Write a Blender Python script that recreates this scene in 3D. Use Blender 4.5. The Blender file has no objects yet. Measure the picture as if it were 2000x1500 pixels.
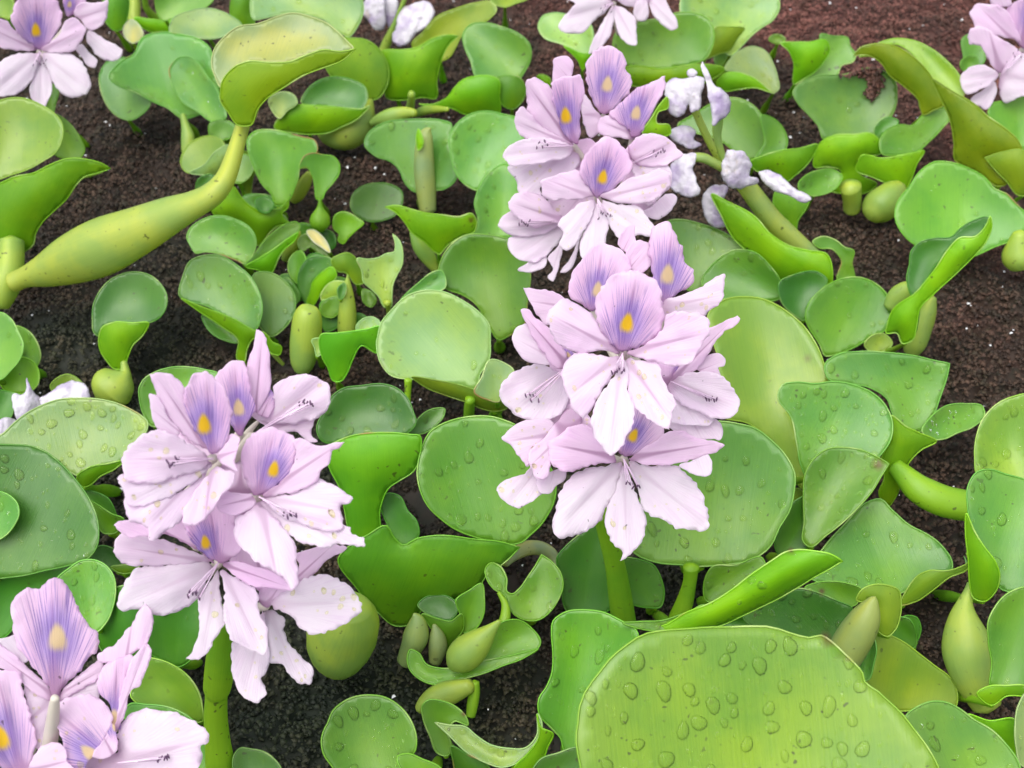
import bpy, bmesh, math, random
import numpy as np
from mathutils import Vector, Matrix
from mathutils.bvhtree import BVHTree
from mathutils.geometry import delaunay_2d_cdt

random.seed(7); rng = np.random.default_rng(7)
scene = bpy.context.scene
COL = scene.collection

# ---------------------------------------------------------------- camera
PITCH = math.radians(40.0)            # looking down on the pond
CAM_H = 0.38
FPX = 1000.0 / math.tan(math.radians(20.0))   # focal length in photo pixels (2000 wide)
cam = bpy.data.cameras.new('camera'); cam_o = bpy.data.objects.new('camera', cam)
COL.objects.link(cam_o); scene.camera = cam_o
cam.sensor_width = 36.0; cam.lens = 18.0 / math.tan(math.radians(20.0))
cam.clip_start = 0.01; cam.clip_end = 500
cam_o.location = (0, 0, CAM_H); cam_o.rotation_euler = (math.radians(90) - PITCH, 0, 0)
cam.dof.use_dof = True; cam.dof.focus_distance = 0.43; cam.dof.aperture_fstop = 30.0

# ---------------------------------------------------------------- sky, sun, exposure (overcast, after rain)
world = bpy.data.worlds.new('World'); scene.world = world; world.use_nodes = True
wn = world.node_tree.nodes; wl = world.node_tree.links
sky = wn.new('ShaderNodeTexSky'); sky.sky_type = 'NISHITA'; sky.sun_disc = False
SUN_EL, SUN_ROT = 66.0, 218.0
sky.sun_elevation = math.radians(SUN_EL); sky.sun_rotation = math.radians(SUN_ROT)
sky.dust_density = 4.0; sky.air_density = 1.0
hs = wn.new('ShaderNodeHueSaturation'); hs.inputs['Saturation'].default_value = 0.35   # cloud-grey sky
wl.new(sky.outputs[0], hs.inputs['Color']); wl.new(hs.outputs[0], wn['Background'].inputs[0])
wn['Background'].inputs[1].default_value = 0.15
sun = bpy.data.lights.new('sun', 'SUN'); sun.energy = 1.25; sun.angle = math.radians(70); sun.color = (1, 0.98, 0.94)
sun_o = bpy.data.objects.new('sun', sun); COL.objects.link(sun_o)
_a, _e = math.radians(SUN_ROT), math.radians(SUN_EL)
sun_dir = Vector((math.sin(_a) * math.cos(_e), math.cos(_a) * math.cos(_e), math.sin(_e)))
sun_o.rotation_euler = sun_dir.to_track_quat('Z', 'Y').to_euler()
scene.view_settings.view_transform = 'Standard'; scene.view_settings.look = 'None'
scene.view_settings.exposure = 0.78; scene.view_settings.gamma = 1.0
scene.view_settings.use_curve_mapping = False
scene.render.engine = 'CYCLES'
scene.cycles.max_bounces = 10; scene.cycles.transmission_bounces = 6; scene.cycles.transparent_max_bounces = 8
scene.cycles.use_denoising = True

# ---------------------------------------------------------------- node helpers
def mat_new(name):
    m = bpy.data.materials.new(name); m.use_nodes = True
    nt = m.node_tree; nt.nodes.clear()
    out = nt.nodes.new('ShaderNodeOutputMaterial')
    return m, nt, out
class NT:
    def __init__(s, nt): s.nt = nt
    def n(s, typ, **kw):
        nd = s.nt.nodes.new(typ)
        for k, v in kw.items():
            if k == 'ins':
                for i, val in v.items():
                    if isinstance(val, bpy.types.NodeSocket): s.nt.links.new(val, nd.inputs[i])
                    else: nd.inputs[i].default_value = val
            else: setattr(nd, k, v)
        return nd
    def math(s, op, a, b=0.0, c=0.0, clamp=False):
        return s.n('ShaderNodeMath', operation=op, use_clamp=clamp, ins={0: a, 1: b, 2: c}).outputs[0]
    def mix(s, f, a, b, typ='MIX'):
        nd = s.n('ShaderNodeMix', data_type='RGBA', blend_type=typ)
        for i, val in ((0, f), (6, a), (7, b)):
            if isinstance(val, bpy.types.NodeSocket): s.nt.links.new(val, nd.inputs[i])
            else: nd.inputs[i].default_value = val if i == 0 else tuple(val) + (1,) if len(val) == 3 else val
        return nd.outputs[2]
    def smooth(s, x, a, b):
        return s.n('ShaderNodeMapRange', interpolation_type='SMOOTHSTEP', ins={0: x, 1: a, 2: b, 3: 0.0, 4: 1.0}).outputs[0]
    def attr(s, name, vec=False):
        nd = s.n('ShaderNodeAttribute', attribute_name=name)
        return nd.outputs['Vector'] if vec else nd.outputs['Fac']
    def noise(s, vec, scale, detail=3.0, rough=0.55):
        return s.n('ShaderNodeTexNoise', ins={'Vector': vec, 'Scale': scale, 'Detail': detail, 'Roughness': rough}).outputs[0]

def leaf_material():
    m, nt, out = mat_new('leaf_green'); k = NT(nt)
    col = k.n('ShaderNodeAttribute', attribute_name='col').outputs['Color']
    uv = k.attr('luv', True)
    geo = k.n('ShaderNodeNewGeometry').outputs['Position']
    n1 = k.noise(geo, 38.0, 4.0)
    n2 = k.noise(geo, 170.0, 3.0)
    # parallel veins along the blade
    mp = k.n('ShaderNodeMapping', ins={0: uv, 3: (1.0, 34.0, 1.0)}).outputs[0]
    vein = k.noise(mp, 2.2, 2.0)
    c1 = k.mix(k.smooth(n1, 0.38, 0.68), col, (1.25, 1.12, 0.75), 'MULTIPLY')
    c1b = k.mix(k.smooth(n1, 0.62, 0.34), c1, (0.78, 0.9, 1.0), 'MULTIPLY')
    vf = k.math('MULTIPLY', k.smooth(vein, 0.42, 0.66), 0.26)
    c2 = k.mix(vf, c1b, (1.22, 1.16, 0.9), 'MULTIPLY')
    vd = k.math('MULTIPLY', k.smooth(vein, 0.46, 0.32), 0.32)
    c2 = k.mix(vd, c2, (0.84, 0.9, 0.8), 'MULTIPLY')
    # small blemishes
    sp = k.noise(geo, 420.0, 1.0)
    sel = k.math('MULTIPLY', k.smooth(sp, 0.70, 0.74), k.smooth(n1, 0.42, 0.62))
    c3 = k.mix(k.math('MULTIPLY', sel, 0.75), c2, (0.06, 0.07, 0.015))
    # worn yellow-brown patches
    yb = k.math('MULTIPLY', k.smooth(k.noise(geo, 55.0, 5.0, 0.7), 0.70, 0.82), 0.4)
    c3 = k.mix(yb, c3, (0.36, 0.34, 0.05))
    # the blade is yellower towards the midrib and the petiole
    sv = k.n('ShaderNodeSeparateXYZ', ins={0: uv}); au = k.math('ABSOLUTE', sv.outputs[1])
    yc = k.math('MULTIPLY', k.math('MULTIPLY', k.smooth(k.math('ADD', au, k.math('MULTIPLY', n1, 0.9)), 1.15, 0.35), k.smooth(sv.outputs[0], 1.0, 0.1)), 0.75)
    c3 = k.mix(yc, c3, k.mix(1.0, c3, (1.32, 1.16, 0.55), 'MULTIPLY'))
    # pale sheen painted into the blade colour towards the margin
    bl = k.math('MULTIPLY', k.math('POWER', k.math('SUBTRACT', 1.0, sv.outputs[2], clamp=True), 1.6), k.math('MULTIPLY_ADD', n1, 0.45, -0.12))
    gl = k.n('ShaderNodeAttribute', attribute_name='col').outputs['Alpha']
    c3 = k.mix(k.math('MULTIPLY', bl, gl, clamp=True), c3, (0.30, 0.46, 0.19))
    rough = k.math('MULTIPLY_ADD', n2, 0.25, 0.30)
    bump = k.n('ShaderNodeBump', ins={'Strength': 0.14, 'Distance': 0.0007, 'Height': k.math('ADD', k.math('MULTIPLY', vein, 1.0), k.math('MULTIPLY', n2, 0.9))}).outputs[0]
    p = k.n('ShaderNodeBsdfPrincipled', ins={'Base Color': c3, 'Roughness': rough, 'Normal': bump, 'IOR': 1.45, 'Coat Weight': k.math('MULTIPLY', gl, 0.52), 'Coat Roughness': 0.32, 'Coat IOR': 1.6, 'Coat Normal': bump})
    tc = k.mix(1.0, c3, (1.35, 1.25, 0.45), 'MULTIPLY')
    tr = k.n('ShaderNodeBsdfTranslucent', ins={'Color': tc, 'Normal': bump})
    mx = k.n('ShaderNodeMixShader', ins={0: 0.37, 1: p.outputs[0], 2: tr.outputs[0]})
    nt.links.new(mx.outputs[0], out.inputs[0])
    return m

def rim_material():
    m, nt, out = mat_new('leaf_rim'); k = NT(nt)
    geo = k.n('ShaderNodeNewGeometry').outputs['Position']
    n1 = k.noise(geo, 60.0)
    col = k.n('ShaderNodeAttribute', attribute_name='col').outputs['Color']
    c = k.mix(k.math('MULTIPLY', k.smooth(n1, 0.48, 0.8), 0.8), col, (0.52, 0.64, 0.24))
    c = k.mix(k.smooth(k.noise(geo, 25.0), 0.66, 0.72), c, (0.30, 0.20, 0.06))
    p = k.n('ShaderNodeBsdfPrincipled', ins={'Base Color': c, 'Roughness': 0.45})
    nt.links.new(p.outputs[0], out.inputs[0]); return m

def petal_material():
    m, nt, out = mat_new('petal_lilac'); k = NT(nt)
    uv = k.attr('luv', True)                      # x: along 0..1 from flower centre, y: across -1..1
    ey = k.attr('eye', True)                      # x,y: offset from the yellow spot in petal lengths, z: banner flag
    tone = k.attr('tone')
    su = k.n('ShaderNodeSeparateXYZ', ins={0: uv}); u, v = su.outputs[0], su.outputs[1]
    se = k.n('ShaderNodeSeparateXYZ', ins={0: ey}); ex, eyy, flag = se.outputs
    geo = k.n('ShaderNodeNewGeometry').outputs['Position']
    base = k.mix(tone, (0.855, 0.815, 0.855), (0.885, 0.735, 0.865))
    nz = k.noise(geo, 70.0, 3.0)
    base = k.mix(k.smooth(nz, 0.35, 0.7), base, (1.0, 0.955, 1.0), 'MULTIPLY')
    # veins fanning out from the claw
    ang = k.math('ARCTAN2', k.math('MULTIPLY', v, 0.5), k.math('ADD', u, 0.12))
    vv = k.n('ShaderNodeCombineXYZ', ins={0: k.math('MULTIPLY', ang, 22.0), 1: k.math('MULTIPLY', u, 1.3)}).outputs[0]
    ven = k.noise(vv, 1.6, 3.0, 0.6)
    vf = k.math('MULTIPLY', k.smooth(ven, 0.50, 0.68), 0.20)
    base = k.mix(vf, base, (0.80, 0.58, 0.84), 'MULTIPLY')
    mid = k.math('MULTIPLY', k.smooth(k.math('ABSOLUTE', k.math('MULTIPLY', v, u)), 0.050, 0.008), k.math('MULTIPLY_ADD', tone, 0.50, 0.12))
    mid = k.math('MULTIPLY', mid, k.smooth(u, 0.98, 0.6))
    base = k.mix(mid, base, (0.40, 0.17, 0.36))
    # throat of every petal a little darker pink
    base = k.mix(k.math('MULTIPLY', k.smooth(u, 0.16, 0.0), 0.35), base, (0.50, 0.25, 0.45))
    # the eye: violet flame with dark veins and a yellow spot
    r2 = k.math('SQRT', k.math('ADD', k.math('POWER', k.math('MULTIPLY', ex, k.math('MULTIPLY_ADD', k.math('LESS_THAN', ex, 0.0), 0.4, 2.9)), 2.0), k.math('POWER', k.math('MULTIPLY', eyy, 4.4), 2.0)))
    r2n = k.math('ADD', r2, k.math('MULTIPLY', k.math('SUBTRACT', ven, 0.5), 0.75))
    vio = k.math('MULTIPLY', k.math('MULTIPLY', k.smooth(r2n, 1.12, 0.36), 0.70), flag)
    pinkring = k.math('MULTIPLY', k.math('MULTIPLY', k.smooth(r2n, 1.9, 0.8), 0.40), flag)
    base = k.mix(pinkring, base, (0.70, 0.42, 0.66))
    base = k.mix(vio, base, (0.38, 0.27, 0.68))
    ven2 = k.noise(k.n('ShaderNodeCombineXYZ', ins={0: k.math('MULTIPLY', ang, 36.0), 1: k.math('MULTIPLY', u, 1.0)}).outputs[0], 1.5, 1.0)
    dv = k.math('MULTIPLY', k.math('MULTIPLY', k.smooth(ven2, 0.52, 0.60), k.smooth(r2n, 1.7, 0.8)), k.math('MULTIPLY', flag, 0.75))
    base = k.mix(dv, base, (0.20, 0.11, 0.46))
    yy = k.math('SQRT', k.math('ADD', k.math('POWER', k.math('MULTIPLY', ex, 8.0), 2.0), k.math('POWER', k.math('MULTIPLY', eyy, k.math('MULTIPLY_ADD', ex, 45.0, 13.0)), 2.0)))
    yf = k.math('MULTIPLY', k.smooth(k.math('ADD', yy, k.math('MULTIPLY', k.math('SUBTRACT', ven2, 0.5), 0.5)), 1.2, 0.55), k.smooth(flag, 0.5, 0.6))
    ycol = k.mix(k.attr('pale'), (0.85, 0.61, 0.03), (0.76, 0.62, 0.38))
    base = k.mix(yf, base, ycol)
    # flecks of dirt
    sp = k.math('MULTIPLY', k.smooth(k.noise(geo, 520.0, 1.0), 0.785, 0.81), 0.7)
    base = k.mix(sp, base, (0.10, 0.06, 0.09))
    hgt = k.math('ADD', k.math('MULTIPLY', ven, 1.0), k.math('MULTIPLY', nz, 0.6))
    bump = k.n('ShaderNodeBump', ins={'Strength': 0.28, 'Distance': 0.0008, 'Height': hgt}).outputs[0]
    p = k.n('ShaderNodeBsdfPrincipled', ins={'Base Color': base, 'Roughness': 0.5, 'Normal': bump, 'Specular IOR Level': 0.35})
    tr = k.n('ShaderNodeBsdfTranslucent', ins={'Color': k.mix(1.0, base, (1.05, 0.95, 1.05), 'MULTIPLY'), 'Normal': bump})
    mx = k.n('ShaderNodeMixShader', ins={0: 0.54, 1: p.outputs[0], 2: tr.outputs[0]})
    nt.links.new(mx.outputs[0], out.inputs[0])
    return m

def wilted_material():
    m, nt, out = mat_new('wilted_petal'); k = NT(nt)
    geo = k.n('ShaderNodeNewGeometry').outputs['Position']
    n1 = k.noise(geo, 90.0, 4.0); n2 = k.noise(geo, 260.0, 3.0)
    c = k.mix(k.smooth(n1, 0.42, 0.72), (0.76, 0.73, 0.79), (0.44, 0.34, 0.56))
    c = k.mix(k.math('MULTIPLY', k.smooth(k.noise(geo, 140.0), 0.6, 0.72), 0.5), c, (0.46, 0.36, 0.26))
    bump = k.n('ShaderNodeBump', ins={'Strength': 0.8, 'Distance': 0.0015, 'Height': k.math('ADD', n1, n2)}).outputs[0]
    p = k.n('ShaderNodeBsdfPrincipled', ins={'Base Color': c, 'Roughness': 0.4, 'Normal': bump})
    tr = k.n('ShaderNodeBsdfTranslucent', ins={'Color': c})
    mx = k.n('ShaderNodeMixShader', ins={0: 0.35, 1: p.outputs[0], 2: tr.outputs[0]})
    nt.links.new(mx.outputs[0], out.inputs[0]); return m

def drop_material():
    m, nt, out = mat_new('water_drop'); k = NT(nt)
    geo = k.n('ShaderNodeNewGeometry').outputs['Position']
    p = k.n('ShaderNodeBsdfPrincipled', ins={'Base Color': (1, 1, 1, 1), 'Roughness': k.math('MULTIPLY', k.noise(geo, 50.0), 0.02), 'IOR': 1.33, 'Transmission Weight': 1.0})
    tp = k.n('ShaderNodeBsdfTransparent', ins={0: (0.985, 1.0, 0.80, 1)})
    gs = k.n('ShaderNodeBsdfGlossy', ins={'Roughness': 0.03})
    fr = k.n('ShaderNodeFresnel', ins={0: 1.22})
    film = k.n('ShaderNodeMixShader', ins={0: fr.outputs[0], 1: tp.outputs[0], 2: gs.outputs[0]})
    body = k.n('ShaderNodeMixShader', ins={0: 0.92, 1: p.outputs[0], 2: film.outputs[0]})
    caustic_tint = k.n('ShaderNodeBsdfDiffuse', ins={'Color': (0.86, 0.95, 0.70, 1)})  # pale diffuse tint in place of light focused by the drop
    mx = k.n('ShaderNodeMixShader', ins={0: 0.012, 1: body.outputs[0], 2: caustic_tint.outputs[0]})
    nt.links.new(mx.outputs[0], out.inputs[0]); return m

def fern_material():
    m, nt, out = mat_new('floating_fern'); k = NT(nt)
    geo = k.n('ShaderNodeNewGeometry').outputs['Position']
    rnd = k.attr('rnd')
    sx = k.n('ShaderNodeSeparateXYZ', ins={0: geo})
    # the mat turns from dark green to red-brown in drifts, redder far out; near-side shade painted in as dark green
    far = k.math('MULTIPLY_ADD', sx.outputs[1], 1.0, -0.70)
    far = k.math('ADD', far, k.math('MULTIPLY', sx.outputs[0], 0.75))
    dr = k.math('ADD', k.math('MULTIPLY', k.noise(geo, 11.0, 5.0, 0.6), 1.2), far)
    red = k.smooth(dr, 0.52, 0.98)
    brown = k.mix(rnd, (0.020, 0.012, 0.007), (0.088, 0.052, 0.033))
    green = k.mix(rnd, (0.006, 0.011, 0.005), (0.034, 0.042, 0.018))
    redc = k.mix(rnd, (0.062, 0.023, 0.018), (0.22, 0.084, 0.066))
    c = k.mix(k.smooth(dr, 0.05, 0.42), green, brown)
    gm = k.smooth(k.noise(geo, 190.0, 2.0), 0.50, 0.62)
    c = k.mix(k.math('MULTIPLY', gm, 0.45), c, green)
    c = k.mix(red, c, redc)
    c = k.mix(k.math('MULTIPLY', k.math('MULTIPLY', gm, red), 0.35), c, green)
    p = k.n('ShaderNodeBsdfPrincipled', ins={'Base Color': c, 'Roughness': 0.62, 'Specular IOR Level': 0.3})
    nt.links.new(p.outputs[0], out.inputs[0]); return m

def plain_material(name, ca, cb, rough=0.5, scale=200.0, trans=0.0):
    m, nt, out = mat_new(name); k = NT(nt)
    geo = k.n('ShaderNodeNewGeometry').outputs['Position']
    c = k.mix(k.noise(geo, scale), ca, cb)
    p = k.n('ShaderNodeBsdfPrincipled', ins={'Base Color': c, 'Roughness': rough})
    sh = p.outputs[0]
    if trans:
        tr = k.n('ShaderNodeBsdfTranslucent', ins={'Color': c})
        sh = k.n('ShaderNodeMixShader', ins={0: trans, 1: sh, 2: tr.outputs[0]}).outputs[0]
    nt.links.new(sh, out.inputs[0]); return m

M_LEAF, M_RIM, M_PETAL, M_WILT, M_DROP, M_FERN = leaf_material(), rim_material(), petal_material(), wilted_material(), drop_material(), fern_material()
M_TUBE = plain_material('flower_tube', (0.70, 0.64, 0.60), (0.72, 0.68, 0.55), 0.45, 90.0, 0.3)
M_ANTH = plain_material('anther', (0.05, 0.025, 0.06), (0.12, 0.05, 0.12), 0.5)
M_FILA = plain_material('filament', (0.55, 0.34, 0.52), (0.72, 0.60, 0.72), 0.5)
M_SPECK = plain_material('white_speck', (0.70, 0.72, 0.74), (0.9, 0.9, 0.9), 0.25)  # white colour stands in for glints on tiny droplets
M_WATER = plain_material('pond_water', (0.006, 0.008, 0.006), (0.014, 0.014, 0.010), 0.15, 3.0)

COLS = dict(g=(.140, .330, .030), d=(.065, .215, .025), m=(.140, .340, .070), p=(.28, .45, .15), t=(.255, .41, .035), z=(.185, .355, .034), y=(.225, .41, .035),
            u=(.205, .440, .016), v=(.165, .44, .030), o=(.225, .37, .014), x=(.42, .57, .17), c=(.40, .50, .19), f=(.36, .52, .11), b=(.37, .49, .11),
            q=(.66, .63, .44), r=(.31, .42, .17), k=(.24, .46, .03), w=(.52, .60, .36), n=(.060, .225, .020))  # deep greens also carry the darkness of shaded leaves
COLS = {k_: tuple(np.array(v_) * (np.array([0.97, 1.04, 0.66]) if k_ in 'gdmnzvuk' else np.array([0.95, 0.95, 0.9]))) for k_, v_ in COLS.items()}
# ---------------------------------------------------------------- what stands where
# outlines of blades and petals in photo pixels (tile letter = zoomed crop), listed back to front.
# L plant colour height_cm tilt azimuth drops | outline      one leaf;  "+" adds the folded-over side of the same leaf
# T plant colour z_start z_end | x,y,radius ...              petiole, float or stalk
# F plant out_cm cx,cy [stamens x,y] ; P kind | outline      a flower and its petals;  W = withered petal
TILES = {'0': (0, 0, 1), 'A': (0, 0, .35), 'B': (650, 0, .35), 'C': (1300, 0, .35), 'D': (0, 500, .35), 'E': (650, 500, .35),
         'F': (1300, 500, .35), 'G': (0, 975, .35), 'H': (650, 975, .35), 'I': (1300, 975, .35), 'a': (0, 0, .2),
         'b': (350, 230, .25), 'c': (200, 620, .27), 'd': (200, 975, .27), 'e': (960, 420, .25), 'f': (960, 750, .25),
         'g': (960, 70, .25), 'h': (0, 1100, .26667)}
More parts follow.
